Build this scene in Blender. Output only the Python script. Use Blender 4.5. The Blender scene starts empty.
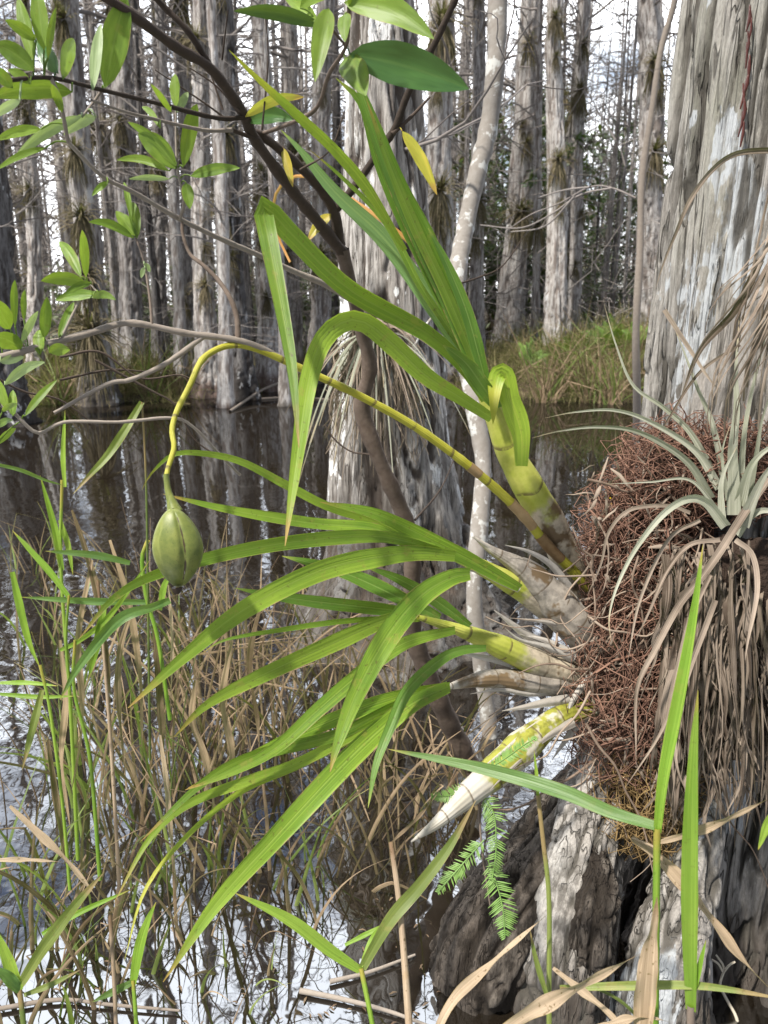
import bpy, math, random
import numpy as np
R = random.Random(7)
NR = np.random.RandomState(11)
rad = math.radians
sc = bpy.context.scene
COL = sc.collection
# ------------------------------------------------------------------ camera
CH, PITCH, F = 1.3, rad(15.3), 773.0
cd = bpy.data.cameras.new('camera'); cam = bpy.data.objects.new('camera', cd); COL.objects.link(cam)
cam.location = (0, 0, CH); cam.rotation_euler = (math.pi/2 - PITCH, 0, 0)
cd.sensor_fit = 'VERTICAL'; cd.sensor_height = 24; cd.lens = 24*F/1024
cd.dof.use_dof = True; cd.dof.focus_distance = 1.28; cd.dof.aperture_fstop = 6.0
cd.clip_start = 0.02; cd.clip_end = 600
sc.camera = cam
FW = np.array([0, math.cos(PITCH), -math.sin(PITCH)]); UP = np.array([0, math.sin(PITCH), math.cos(PITCH)])
RT = np.array([1.0, 0, 0]); CP = np.array([0, 0, CH])
def P(x, y, d): return CP + FW*d + RT*((x-384)/F*d) + UP*((512-y)/F*d)
def ray(x, y): return FW + RT*((x-384)/F) + UP*((512-y)/F)
def G(x, y, z=0.0):
    r = ray(x, y); return CP + r*((z-CH)/r[2])
# ------------------------------------------------------------------ noise
def _h(ix, iy, iz, s):
    h = (ix.astype(np.int64)*374761393 + iy.astype(np.int64)*668265263 + iz.astype(np.int64)*1440662683 + s*974711) & 0xffffffff
    h = ((h ^ (h >> 13))*1274126177) & 0xffffffff
    return ((h ^ (h >> 16)) & 0xffff)/65535.0
def vn(x, y, z, s=0):
    x, y, z = np.broadcast_arrays(np.asarray(x, float), np.asarray(y, float), np.asarray(z, float))
    ix, iy, iz = np.floor(x), np.floor(y), np.floor(z)
    fx, fy, fz = x-ix, y-iy, z-iz
    fx, fy, fz = fx*fx*(3-2*fx), fy*fy*(3-2*fy), fz*fz*(3-2*fz)
    o = 0
    for a in (0, 1):
        for b in (0, 1):
            for c in (0, 1):
                o = o + _h(ix+a, iy+b, iz+c, s)*(fx if a else 1-fx)*(fy if b else 1-fy)*(fz if c else 1-fz)
    return o
def fbm(x, y, z, s=0, o=4):
    t, a, n = 0, 0.5, 0
    for i in range(o):
        t = t + a*vn(x*2**i, y*2**i, z*2**i, s+i); n += a; a *= .5
    return t/n
# ------------------------------------------------------------------ mesh builder
ORG = {}
def unit(v): return v/(np.linalg.norm(v, axis=-1, keepdims=True)+1e-12)
def spline(pts, n):
    p = np.asarray(pts, float)
    if len(p) == 2: return p[0]+(p[1]-p[0])*np.linspace(0, 1, n)[:, None]
    e = np.vstack([2*p[0]-p[1], p, 2*p[-1]-p[-2]])
    seg = np.linalg.norm(np.diff(p[:, :3], axis=0), axis=1); cum = np.r_[0, np.cumsum(seg)]
    t = np.linspace(0, cum[-1], n); k = np.clip(np.searchsorted(cum, t, 'right')-1, 0, len(seg)-1)
    u = ((t-cum[k])/(seg[k]+1e-12))[:, None]
    a, b, c, d = e[k], e[k+1], e[k+2], e[k+3]
    return .5*(2*b+(c-a)*u+(2*a-5*b+4*c-d)*u*u+(3*b-a-3*c+d)*u**3)
def tang(p): return unit(np.gradient(p, axis=0))
class MB:
    def __init__(s): s.v, s.f, s.uv, s.t, s.n = [], [], [], [], 0
    def add(s, v, q, uv=None, tone=0.5):
        v = np.asarray(v, float); s.v.append(v); s.f.append(np.asarray(q, np.int64)+s.n)
        s.uv.append(np.zeros((len(v), 2)) if uv is None else uv)
        s.t.append(np.full(len(v), tone) if np.isscalar(tone) else np.asarray(tone, float)); s.n += len(v)
    def grid(s, g, uv=None, tone=.5, wrap=False):
        a, b = g.shape[:2]; idx = np.arange(a*b).reshape(a, b)
        if wrap: idx = np.hstack([idx, idx[:, :1]])
        q = np.stack([idx[:-1, :-1], idx[:-1, 1:], idx[1:, 1:], idx[1:, :-1]], -1).reshape(-1, 4)
        s.add(g.reshape(-1, 3), q, None if uv is None else uv.reshape(-1, 2), tone if np.isscalar(tone) else tone.reshape(-1))
    def tube(s, p, r, sides=6, tone=.5):
        p = np.asarray(p, float); n = len(p); r = np.broadcast_to(np.asarray(r, float), n)
        t = tang(p); ref = np.array([.13, .31, .94]) if abs(unit(p[-1]-p[0])[2]) < .9 else np.array([.94, .31, .13])
        a = unit(np.cross(t, ref)); b = np.cross(t, a)
        th = np.arange(sides)/sides*2*math.pi
        g = p[:, None]+r[:, None, None]*(a[:, None]*np.cos(th)[None, :, None]+b[:, None]*np.sin(th)[None, :, None])
        uv = np.stack(np.meshgrid(np.arange(sides)/sides, np.linspace(0, 1, n)), -1)
        s.grid(g, uv, tone, True)
    def ribbon(s, p, w, nrm, tone=.5, cols=2, fold=.0, pleat=0.0, roll=0.0, wave=0.0):
        p = np.asarray(p, float); n = len(p); w = np.broadcast_to(np.asarray(w, float), n)
        t = tang(p); side = unit(np.cross(t, np.broadcast_to(nrm, (n, 3)))); nn = np.cross(side, t)
        if np.ndim(roll) or roll:
            c, q = np.cos(roll), np.sin(roll)
            c = np.broadcast_to(c, n)[:, None]; q = np.broadcast_to(q, n)[:, None]
            side, nn = side*c+nn*q, nn*c-side*q
        u = np.linspace(-1, 1, cols+1)
        off = -fold*np.abs(u)+pleat*np.cos(np.arange(cols+1)*math.pi)
        g = p[:, None]+side[:, None]*(w[:, None]*.5*u[None])[..., None]+nn[:, None]*(w[:, None]*.5*off[None])[..., None]
        if wave:
            ph = R.random()*6; vv = np.linspace(0, 1, n)
            g += nn[:, None]*(wave*w[:, None]*np.sin(vv*17+ph)[:, None]*(np.abs(u)*u)[None])[..., None]
        uv = np.stack(np.meshgrid((u+1)/2, np.linspace(0, 1, n)), -1)
        s.grid(g, uv, tone)
    def build(s, name, mat, parent=None, smooth=True, org=None):
        v = np.vstack(s.v); f = np.vstack(s.f); uv = np.vstack(s.uv); t = np.concatenate(s.t)
        o3 = np.zeros(3)
        if parent is not None: o3 = ORG.get(parent.name, np.zeros(3))
        if org is not None: o3 = np.asarray(org, float)
        v = v-o3
        me = bpy.data.meshes.new(name)
        me.vertices.add(len(v)); me.vertices.foreach_set('co', v.astype(np.float32).ravel())
        me.loops.add(f.size); me.loops.foreach_set('vertex_index', f.astype(np.int32).ravel())
        me.polygons.add(len(f)); me.polygons.foreach_set('loop_start', (np.arange(len(f))*4).astype(np.int32))
        me.polygons.foreach_set('use_smooth', np.full(len(f), smooth))
        me.update(calc_edges=True)
        ul = me.uv_layers.new(name='UVMap'); ul.data.foreach_set('uv', uv[f.ravel()].astype(np.float32).ravel())
        at = me.attributes.new('tone', 'FLOAT', 'POINT'); at.data.foreach_set('value', t.astype(np.float32))
        me.materials.append(mat); me.validate()
        o = bpy.data.objects.new(name, me); COL.objects.link(o)
        if parent is not None:
            o.parent = parent; ORG[o.name] = o3
        else: o.location = o3
        return o
def tag(o, label=None, cat=None, group=None, kind=None):
    if label: o['label'] = label
    if cat: o['category'] = cat
    if group: o['group'] = group
    if kind: o['kind'] = kind
    return o
def thing(name, label, cat, loc, group=None):
    o = bpy.data.objects.new(name, None); COL.objects.link(o); o.empty_display_size = .1
    o.location = loc; ORG[o.name] = np.asarray(loc, float)
    return tag(o, label, cat, group)
def dup(root, loc, rz, scale=1.0, label=None):
    c = root.copy(); COL.objects.link(c); c.location = loc; c.rotation_euler = (0, 0, rz)
    c.scale = (scale, scale, scale) if np.isscalar(scale) else scale
    if label: c['label'] = label
    for ch in root.children:
        k = ch.copy(); COL.objects.link(k); k.parent = c
        for g in ch.children:
            d = g.copy(); COL.objects.link(d); d.parent = k
    return c
# ------------------------------------------------------------------ materials
class NT:
    def __init__(s, name):
        s.m = bpy.data.materials.new(name); s.m.use_nodes = True; s.t = s.m.node_tree; s.t.nodes.clear()
        s.out = s.n('ShaderNodeOutputMaterial')
    def n(s, k, **kw):
        o = s.t.nodes.new(k)
        for a, b in kw.items(): setattr(o, a, b)
        return o
    def l(s, a, b): s.t.links.new(a, b)
    def put(s, sock, v):
        if isinstance(v, bpy.types.NodeSocket): s.l(v, sock)
        elif isinstance(v, (tuple, list)): sock.default_value = (*v, 1)[:4] if len(sock.default_value) == 4 else v
        else: sock.default_value = v
    def mix(s, f, a, b, mode='MIX'):
        o = s.n('ShaderNodeMix', data_type='RGBA', blend_type=mode)
        s.put(o.inputs[0], f); s.put(o.inputs[6], a); s.put(o.inputs[7], b); return o.outputs[2]
    def math(s, op, a, b=0.0, clamp=False):
        o = s.n('ShaderNodeMath', operation=op, use_clamp=clamp); s.put(o.inputs[0], a); s.put(o.inputs[1], b); return o.outputs[0]
    def ramp(s, f, lo, hi):
        o = s.n('ShaderNodeMapRange', interpolation_type='SMOOTHSTEP'); s.put(o.inputs[0], f)
        o.inputs[1].default_value = lo; o.inputs[2].default_value = hi; return o.outputs[0]
    def coord(s, scale=(1, 1, 1), kind='Object'):
        c = s.n('ShaderNodeTexCoord'); m = s.n('ShaderNodeMapping'); s.l(c.outputs[kind], m.inputs[0]); m.inputs[3].default_value = scale
        return m.outputs[0]
    def noise(s, vec, scale, detail=4, rough=.55, dist=0.0):
        o = s.n('ShaderNodeTexNoise'); s.l(vec, o.inputs['Vector']); o.inputs['Scale'].default_value = scale
        o.inputs['Detail'].default_value = detail; o.inputs['Roughness'].default_value = rough; o.inputs['Distortion'].default_value = dist
        return o.outputs[0]
    def attr(s, name='tone'):
        return s.n('ShaderNodeAttribute', attribute_name=name).outputs['Fac']
    def rnd(s): return s.n('ShaderNodeObjectInfo').outputs['Random']
    def bsdf(s, col, rough=.8, spec=.3, bump=None, bstr=.3, bdist=.01, transl=0.0, tcol=None):
        b = s.n('ShaderNodeBsdfPrincipled'); s.put(b.inputs['Base Color'], col); s.put(b.inputs['Roughness'], rough)
        b.inputs['Specular IOR Level'].default_value = spec
        if bump is not None:
            k = s.n('ShaderNodeBump'); k.inputs['Strength'].default_value = bstr; k.inputs['Distance'].default_value = bdist
            s.l(bump, k.inputs['Height']); s.l(k.outputs[0], b.inputs['Normal'])
        o = b.outputs[0]
        if transl:
            t = s.n('ShaderNodeBsdfTranslucent'); s.put(t.inputs[0], tcol if tcol is not None else col)
            x = s.n('ShaderNodeMixShader'); x.inputs[0].default_value = transl
            s.l(o, x.inputs[1]); s.l(t.outputs[0], x.inputs[2]); o = x.outputs[0]
        s.l(o, s.out.inputs[0]); return s.m

def bark_mat(name, outer, outer2, inner, lichen, lamt=.5, fine=60, zs=.12, bstr=.6, bd=.006, dark=None, darkz=None, green=None, lscale=5, top=True):
    t = NT(name); c = t.coord((1, 1, zs)); c3 = t.coord((1, 1, .45))
    nb = t.noise(c, fine, 6, .62); nl = t.noise(c, fine*.22, 4); nf = t.noise(t.coord((1, 1, .13)), fine*3.0, 6, .72)
    col = t.mix(t.ramp(nl, .35, .65), outer, outer2)
    col = t.mix(t.math('MULTIPLY', t.ramp(nb, .47, .62), .8), col, inner)
    if green: col = t.mix(t.math('MULTIPLY', t.ramp(t.noise(c3, 2.3, 3), .5, .68), .6), col, green)
    col = t.mix(t.math('MULTIPLY', t.ramp(nf, .45, .62), .5), col, [x*.5 for x in outer])
    nx = t.noise(t.coord((1, 1, .22)), fine*9, 4, .7)
    cr = t.math('ABSOLUTE', t.math('SUBTRACT', t.noise(t.coord((1, 1, .055)), fine*1.3, 2, .5, .35), .5))
    cl = t.math('MULTIPLY', t.ramp(cr, .035, .008), t.ramp(t.noise(c3, 11, 2), .4, .55))
    col = t.mix(t.math('MULTIPLY', cl, .85), col, [x*.8 for x in inner])
    col = t.mix(t.math('MULTIPLY', t.ramp(nx, .5, .68), .4), col, [x*.45 for x in outer])
    col = t.mix(t.math('MULTIPLY', t.ramp(nx, .46, .3), .3), col, [min(.75, x*1.5) for x in outer])
    if not top:
        li = t.math('ADD', t.noise(c3, lscale, 6, .62), t.math('MULTIPLY', t.math('SUBTRACT', nb, .5), .16))
        col = t.mix(t.math('MULTIPLY', t.ramp(li, .70-.18*lamt, .72-.18*lamt), t.ramp(nf, .70, .5)), col, lichen)
    if dark:   # water-stained foot of the trunk: a stain with a ragged upper edge
        g = t.n('ShaderNodeSeparateXYZ'); t.l(t.n('ShaderNodeTexCoord').outputs['Object'], g.inputs[0])
        zz = t.math('ADD', g.outputs[2], t.math('MULTIPLY', t.math('SUBTRACT', t.noise(c, 9, 4), .5), darkz*1.3))
        col = t.mix(t.math('MULTIPLY', t.ramp(zz, darkz, darkz*.45), .85), col, dark)
    if top:
        li = t.math('ADD', t.noise(c3, lscale, 6, .62), t.math('MULTIPLY', t.math('SUBTRACT', nb, .5), .16))
        col = t.mix(t.math('MULTIPLY', t.ramp(li, .70-.18*lamt, .72-.18*lamt), t.ramp(nf, .70, .5)), col, lichen)
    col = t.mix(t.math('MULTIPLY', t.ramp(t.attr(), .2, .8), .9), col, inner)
    v = t.math('ADD', .8, t.math('MULTIPLY', t.rnd(), .4))
    hv = t.n('ShaderNodeHueSaturation'); t.put(hv.inputs['Value'], v); t.l(col, hv.inputs['Color'])
    bump = t.math('ADD', t.math('ADD', t.math('MULTIPLY', nb, -.8), t.math('MULTIPLY', nf, .6)), t.math('ADD', t.math('MULTIPLY', cl, -.7), t.math('MULTIPLY', nx, .25)))
    return t.bsdf(hv.outputs[0], .88, .2, bump, bstr, bd)

def leaf_mat(name, a, b, tip=None, tipat=.93, stripe=10, transl=.3, rough=.42, mid=None, under=None, spots=0.0, spec=.4):
    t = NT(name); uv = t.n('ShaderNodeUVMap'); s = t.n('ShaderNodeSeparateXYZ'); t.l(uv.outputs[0], s.inputs[0])
    n = t.noise(t.coord(), 14, 3); tn = t.attr()
    col = t.mix(t.math('ADD', t.math('MULTIPLY', tn, .8), t.math('MULTIPLY', t.math('SUBTRACT', n, .5), 1.6), True), a, b)
    cv = t.n('ShaderNodeCombineXYZ'); t.put(cv.inputs[0], t.math('MULTIPLY', s.outputs[0], stripe*1.6)); t.put(cv.inputs[1], t.math('MULTIPLY', s.outputs[1], .9)); t.put(cv.inputs[2], t.math('MULTIPLY', t.rnd(), 40))
    w = t.noise(cv.outputs[0], 1.7, 3, .6); bump = w
    col = t.mix(t.math('MULTIPLY', t.ramp(w, .48, .66), .4), col, [min(1, x*1.45) for x in b])
    col = t.mix(t.math('MULTIPLY', t.ramp(w, .45, .3), .45), col, [x*.6 for x in a])
    if mid:
        d = t.math('ABSOLUTE', t.math('SUBTRACT', s.outputs[0], .5))
        col = t.mix(t.math('MULTIPLY', t.ramp(d, .05, .015), .35), col, mid)
    if tip:
        zz = t.math('ADD', s.outputs[1], t.math('MULTIPLY', t.math('SUBTRACT', t.noise(t.coord(), 25, 3), .5), .16))
        col = t.mix(t.ramp(zz, tipat-.06, tipat+.05), col, tip)
    if spots:
        col = t.mix(t.math('MULTIPLY', t.ramp(t.noise(t.coord(), 160, 3, .6), .62, .70), spots), col, (.09, .055, .02))
        col = t.mix(t.math('MULTIPLY', t.ramp(t.noise(t.coord(), 38, 4, .65), .60, .68), spots*.9), col, [x*.55+y_*.45 for x, y_ in zip(b, (.30, .19, .07))])
        ed = t.math('ADD', t.math('ABSOLUTE', t.math('SUBTRACT', s.outputs[0], .5)), t.math('MULTIPLY', t.math('SUBTRACT', t.noise(t.coord(), 55, 3), .5), .22))
        col = t.mix(t.math('MULTIPLY', t.ramp(ed, .47, .53), min(1, spots*1.8)), col, (.30, .22, .09))
    if under:
        col = t.mix(t.n('ShaderNodeNewGeometry').outputs['Backfacing'], col, under)
    hv = t.n('ShaderNodeHueSaturation'); t.put(hv.inputs['Value'], t.math('ADD', .82, t.math('MULTIPLY', t.rnd(), .36))); t.l(col, hv.inputs['Color'])
    return t.bsdf(hv.outputs[0], rough, spec, bump, .3, .003, transl, t.mix(.5, hv.outputs[0], (.35, .5, .03)))

def plain(name, a, b, scale=20, rough=.85, spec=.2, transl=0, bstr=.4, zs=1, bd=.004, c3=None):
    t = NT(name); c = t.coord((1, 1, zs)); n = t.noise(c, scale, 5, .6)
    col = t.mix(t.math('ADD', t.math('MULTIPLY', t.attr(), .7), t.math('MULTIPLY', t.math('SUBTRACT', n, .4), .9), True), a, b)
    if c3: col = t.mix(t.ramp(t.noise(c, scale*.4, 4, .6), .54, .62), col, c3)
    return t.bsdf(col, rough, spec, n, bstr, bd, transl)

M = {}
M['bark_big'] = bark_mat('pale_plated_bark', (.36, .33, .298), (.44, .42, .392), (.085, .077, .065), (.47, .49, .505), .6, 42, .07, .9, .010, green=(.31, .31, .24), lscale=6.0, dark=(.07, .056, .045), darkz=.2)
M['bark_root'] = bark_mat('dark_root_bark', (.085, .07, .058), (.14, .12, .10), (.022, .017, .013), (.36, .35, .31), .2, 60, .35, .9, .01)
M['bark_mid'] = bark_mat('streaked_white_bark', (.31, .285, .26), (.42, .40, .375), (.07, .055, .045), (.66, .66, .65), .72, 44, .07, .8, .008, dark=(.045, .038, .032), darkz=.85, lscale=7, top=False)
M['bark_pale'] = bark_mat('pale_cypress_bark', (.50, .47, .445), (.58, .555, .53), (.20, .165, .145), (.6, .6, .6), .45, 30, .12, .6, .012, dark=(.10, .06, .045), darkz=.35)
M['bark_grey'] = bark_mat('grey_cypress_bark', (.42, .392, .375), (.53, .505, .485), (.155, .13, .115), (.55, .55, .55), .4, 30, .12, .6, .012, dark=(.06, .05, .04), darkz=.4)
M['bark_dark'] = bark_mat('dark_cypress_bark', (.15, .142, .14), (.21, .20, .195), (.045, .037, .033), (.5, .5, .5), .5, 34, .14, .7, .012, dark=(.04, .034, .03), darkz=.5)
M['lichen_stem'] = plain('lichened_stem_bark', (.17, .145, .12), (.33, .315, .295), 55, .85, c3=(.46, .46, .44))
M['brown_stem'] = plain('brown_stem_bark', (.09, .065, .05), (.20, .16, .13), 70)
M['dark_stem'] = plain('dark_twig_bark', (.035, .026, .02), (.085, .062, .048), 80)
M['grey_twig'] = plain('grey_twig_bark', (.17, .14, .115), (.30, .26, .22), 70)
M['bare_twig'] = plain('bare_twig_bark', (.16, .14, .13), (.30, .275, .255), 12)
M['orchid_leaf'] = leaf_mat('orchid_leaf_green', (.105, .205, .02), (.235, .335, .036), (.36, .23, .06), .95, 7, .34, mid=(.34, .44, .10), spots=.7)
M['orchid_leaf_dark'] = leaf_mat('orchid_leaf_deep_green', (.055, .13, .016), (.105, .20, .03), (.3, .33, .06), .97, 6, .3, mid=(.28, .36, .12), spots=.5)
M['orchid_leaf_blue'] = leaf_mat('orchid_leaf_blue_green', (.10, .19, .07), (.15, .26, .09), (.3, .33, .06), .97, 9, .3, mid=(.28, .36, .12))
M['orchid_leaf_yellow'] = leaf_mat('orchid_leaf_yellowing', (.20, .32, .025), (.30, .40, .04), (.42, .42, .04), .78, 6, .35, mid=(.4, .42, .08), spots=.5)
M['shrub_leaf'] = leaf_mat('shrub_leaf_green', (.085, .155, .022), (.17, .255, .036), None, stripe=1, transl=.32, rough=.46, spots=.4, spec=.3, mid=(.22, .30, .08), under=(.22, .29, .12))
M['shrub_leaf_dark'] = leaf_mat('shrub_leaf_dark_green', (.025, .075, .02), (.045, .11, .03), None, stripe=1, transl=.15, rough=.32, mid=(.08, .15, .04))
M['shrub_leaf_pale'] = leaf_mat('shrub_leaf_pale_underside', (.26, .34, .17), (.34, .42, .22), None, stripe=1, transl=.3, rough=.5, mid=(.36, .42, .24))
M['shrub_leaf_yellow'] = leaf_mat('shrub_leaf_yellow', (.40, .36, .05), (.50, .37, .06), (.40, .24, .06), .85, 1, .35)
M['bulb'] = None
M['reed_green'] = leaf_mat('reed_bright_green', (.14, .27, .025), (.24, .35, .05), (.35, .30, .06), .93, 4, .35, spots=.3)
M['reed_deep'] = leaf_mat('reed_deep_green', (.065, .145, .035), (.11, .19, .05), (.3, .26, .06), .95, 4, .3, spots=.2)
M['reed_olive'] = leaf_mat('reed_olive', (.10, .14, .03), (.17, .2, .05), (.22, .16, .07), .8, 4, .25, spots=.5)
M['dry_leaf'] = leaf_mat('dry_tan_leaf', (.27, .195, .13), (.40, .31, .22), (.2, .13, .08), .9, 4, .22, rough=.75, spots=.8, spec=.2)
M['dry_blade'] = leaf_mat('dry_brown_blade', (.075, .046, .03), (.34, .25, .165), None, stripe=3, transl=.18, rough=.75, spec=.15)
M['green_blade'] = leaf_mat('thin_green_blade', (.085, .13, .03), (.21, .25, .075), (.35, .28, .1), .9, 3, .3)
M['sedge'] = leaf_mat('sedge_blade', (.07, .08, .025), (.28, .22, .125), None, stripe=2, transl=.2, rough=.7, spec=.15)
M['air_leaf'] = leaf_mat('airplant_grey_green_leaf', (.23, .24, .18), (.38, .375, .31), (.4, .33, .22), .9, 3, .2, rough=.6, spec=.2)
M['air_dead'] = leaf_mat('airplant_dead_leaf', (.075, .055, .042), (.34, .275, .22), None, stripe=3, transl=.1, rough=.85, spec=.1)
M['air_far'] = leaf_mat('distant_airplant_leaf', (.075, .065, .035), (.22, .18, .12), None, stripe=2, transl=.12, rough=.8, spec=.1)
M['air_orange'] = leaf_mat('airplant_orange_leaf', (.45, .18, .04), (.5, .3, .12), None, stripe=3, transl=.25, rough=.6)
M['root'] = plain('red_brown_root', (.09, .046, .034), (.26, .15, .105), 40)
M['root_tan'] = plain('tan_root', (.13, .09, .065), (.34, .27, .21), 50)
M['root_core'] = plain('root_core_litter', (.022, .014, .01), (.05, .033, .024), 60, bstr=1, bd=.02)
M['root_gold'] = plain('golden_brown_root', (.12, .075, .03), (.26, .18, .08), 40)
M['fern'] = leaf_mat('fern_green', (.07, .14, .025), (.17, .26, .05), None, stripe=1, transl=.3)
M['cyp_needle'] = leaf_mat('cypress_needle_green', (.14, .26, .06), (.22, .36, .10), None, stripe=1, transl=.3)
M['evergreen'] = leaf_mat('evergreen_shrub_leaf', (.03, .06, .022), (.08, .12, .045), None, stripe=1, transl=.2, rough=.4)
M['evergreen_grey'] = leaf_mat('grey_green_shrub_leaf', (.10, .125, .07), (.2, .23, .14), None, stripe=1, transl=.2, rough=.5)
M['sap'] = plain('dark_red_sap', (.05, .012, .008), (.10, .022, .014), 60, .35, .5)
M['litter'] = leaf_mat('floating_dead_leaf', (.10, .06, .035), (.24, .17, .1), None, stripe=1, transl=.05, rough=.6)
M['stalk_brown'] = plain('brown_node_sheath', (.17, .10, .045), (.34, .25, .13), 60, .6)
M['white_root'] = plain('white_root', (.5, .44, .34), (.62, .56, .45), 40)
M['yellow_flower'] = plain('yellow_petal', (.7, .5, .02), (.75, .55, .03), 30, transl=.2)
def bulb_mat(name, a, b, dry, dryat, band, patch=(.16, .11, .06), pl=.56):
    t = NT(name); uv = t.n('ShaderNodeUVMap'); s = t.n('ShaderNodeSeparateXYZ'); t.l(uv.outputs[0], s.inputs[0])
    c = t.coord(); n = t.noise(c, 30, 5, .6)
    col = t.mix(t.ramp(n, .35, .65), a, b)
    zz = t.math('ADD', s.outputs[1], t.math('MULTIPLY', t.math('SUBTRACT', t.noise(c, 22, 4), .5), .25))
    dc = t.mix(t.ramp(t.noise(c, 60, 6, .65), .4, .62), dry, [x*.6 for x in dry])
    dc = t.mix(t.ramp(t.noise(c, 22 if pl < .5 else 16, 4), pl, pl+.06), dc, patch)
    col = t.mix(t.ramp(zz, dryat+.03, dryat-.03), col, dc)
    # node rings: thin brown bands along the bulb
    fr = t.math('FRACT', t.math('ADD', t.math('MULTIPLY', s.outputs[1], band), t.math('MULTIPLY', t.noise(c, 9, 2), .5)))
    ring = t.math('MULTIPLY', t.ramp(fr, .09, .03), t.ramp(t.noise(c, 45, 3), .35, .5))
    col = t.mix(t.math('MULTIPLY', ring, .75), col, (.09, .06, .03))
    w = t.math('SINE', t.math('MULTIPLY', s.outputs[0], 90))
    return t.bsdf(col, .5, .35, t.math('ADD', n, t.math('MULTIPLY', w, .25)), .35, .003, .12)
M['bulb_green'] = bulb_mat('pseudobulb_yellow_green', (.34, .38, .05), (.46, .47, .10), (.50, .43, .32), .47, 5)
M['bulb_dry'] = bulb_mat('pseudobulb_dry_grey', (.40, .36, .30), (.5, .46, .40), (.36, .32, .27), .9, 7)
M['bulb_white'] = bulb_mat('pseudobulb_mottled', (.40, .37, .30), (.47, .44, .38), (.30, .30, .045), .64, 8, (.46, .43, .34), .50)
M['sheath'] = plain('dry_grey_sheath', (.30, .27, .23), (.52, .49, .44), 60, .75, transl=.15)
M['stalk'] = bulb_mat('flower_stalk_yellow', (.36, .34, .03), (.42, .40, .05), (.24, .17, .08), .0, 13)
def pod_mat():
    t = NT('seed_pod_green'); c = t.coord(); n = t.noise(c, 60, 5, .6); n2 = t.noise(t.coord((1, 1, .2)), 90, 3)
    col = t.mix(t.ramp(n, .3, .7), (.105, .135, .028), (.18, .20, .045))
    col = t.mix(t.math('MULTIPLY', t.ramp(n2, .55, .7), .4), col, (.28, .30, .08))
    col = t.mix(t.math('MULTIPLY', t.ramp(t.noise(c, 350, 2), .62, .7), .5), col, (.06, .07, .02))
    col = t.mix(t.ramp(t.attr(), .55, .8), col, (.05, .035, .015))
    return t.bsdf(col, .45, .4, n, .2, .002)
M['pod'] = pod_mat()
# ------------------------------------------------------------------ ground, water, sky
def gz(x, y):
    h = -.35+.14*fbm(x*.5, y*.5, 0*x, 3, 3)
    for cx, cy, r, a in ((3.1, 12.6, 2.2, .62), (-3.6, 11.9, 2.2, .44), (0.2, 16, 3.0, .55), (-9, 13, 4, .6), (7.5, 13.5, 4, 1.0)):
        h = h+a*np.exp(-(((x-cx)**2+(y-cy)**2)/r**2)**1.6)
    h = h+.42*np.clip((y-15)/6, 0, 1)*(.6+.8*vn(x*.35, y*.35, 0*x, 5))
    return h
gx = np.unique(np.r_[np.linspace(-160, -14, 30), np.linspace(-14, 14, 160), np.linspace(14, 160, 30)])
gy = np.unique(np.r_[np.linspace(-30, 0, 10), np.linspace(0, 26, 150), np.linspace(26, 240, 40)])
XX, YY = np.meshgrid(gx, gy); mb = MB(); mb.grid(np.stack([XX, YY, gz(XX, YY)], -1))
t = NT('swamp_mud'); c = t.coord(); n = t.noise(c, 3, 6, .65); n2 = t.noise(c, 45, 5, .7)
col = t.mix(t.ramp(n, .35, .65), (.03, .022, .014), (.075, .055, .035)); col = t.mix(t.math('MULTIPLY', t.ramp(n2, .5, .65), .7), col, (.2, .15, .1))
M['mud'] = t.bsdf(col, .9, .15, n2, .8, .03)
tag(mb.build('ground', M['mud']), 'dark muddy swamp floor and low hummocks under the water', 'ground', kind='structure')
t = NT('dark_swamp_water'); c = t.coord()
n1 = t.noise(t.coord((1, .8, 1)), 8.5, 1.2, .4, .5); n2 = t.noise(c, 24, 1, .5, .3)
big = t.ramp(t.noise(c, .8, 2), .38, .62)
hgt = t.math('ADD', t.math('MULTIPLY', n1, 1.0), t.math('MULTIPLY', n2, .12))
bp = t.n('ShaderNodeBump'); bp.inputs['Distance'].default_value = .012; t.l(hgt, bp.inputs['Height'])
geo = t.n('ShaderNodeSeparateXYZ'); t.l(t.n('ShaderNodeTexCoord').outputs['Object'], geo.inputs[0])
t.l(t.math('MULTIPLY', t.ramp(geo.outputs[1], 8, 1.5), t.math('ADD', .07, t.math('MULTIPLY', big, .24))), bp.inputs['Strength'])
gl = t.n('ShaderNodeBsdfGlossy'); gl.inputs['Roughness'].default_value = .015; gl.inputs[0].default_value = (.86, .9, .95, 1); t.l(bp.outputs[0], gl.inputs['Normal'])
df = t.n('ShaderNodeBsdfPrincipled'); df.inputs['Base Color'].default_value = (.012, .009, .006, 1); df.inputs['Roughness'].default_value = .6; df.inputs['Specular IOR Level'].default_value = 0
fr = t.n('ShaderNodeLayerWeight'); fr.inputs[0].default_value = .35; t.l(bp.outputs[0], fr.inputs['Normal'])
mx = t.n('ShaderNodeMixShader'); t.put(mx.inputs[0], t.math('ADD', .145, t.math('MULTIPLY', fr.outputs[1], .30), True))
t.l(df.outputs[0], mx.inputs[1]); t.l(gl.outputs[0], mx.inputs[2]); t.l(mx.outputs[0], t.out.inputs[0])
mb = MB(); mb.grid(np.stack([*np.meshgrid(np.linspace(-160, 160, 9), np.linspace(-30, 240, 9)), np.zeros((9, 9))], -1))
tag(mb.build('water', t.m), 'still black swamp water mirroring trunks and bright sky', 'water', kind='structure')

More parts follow.
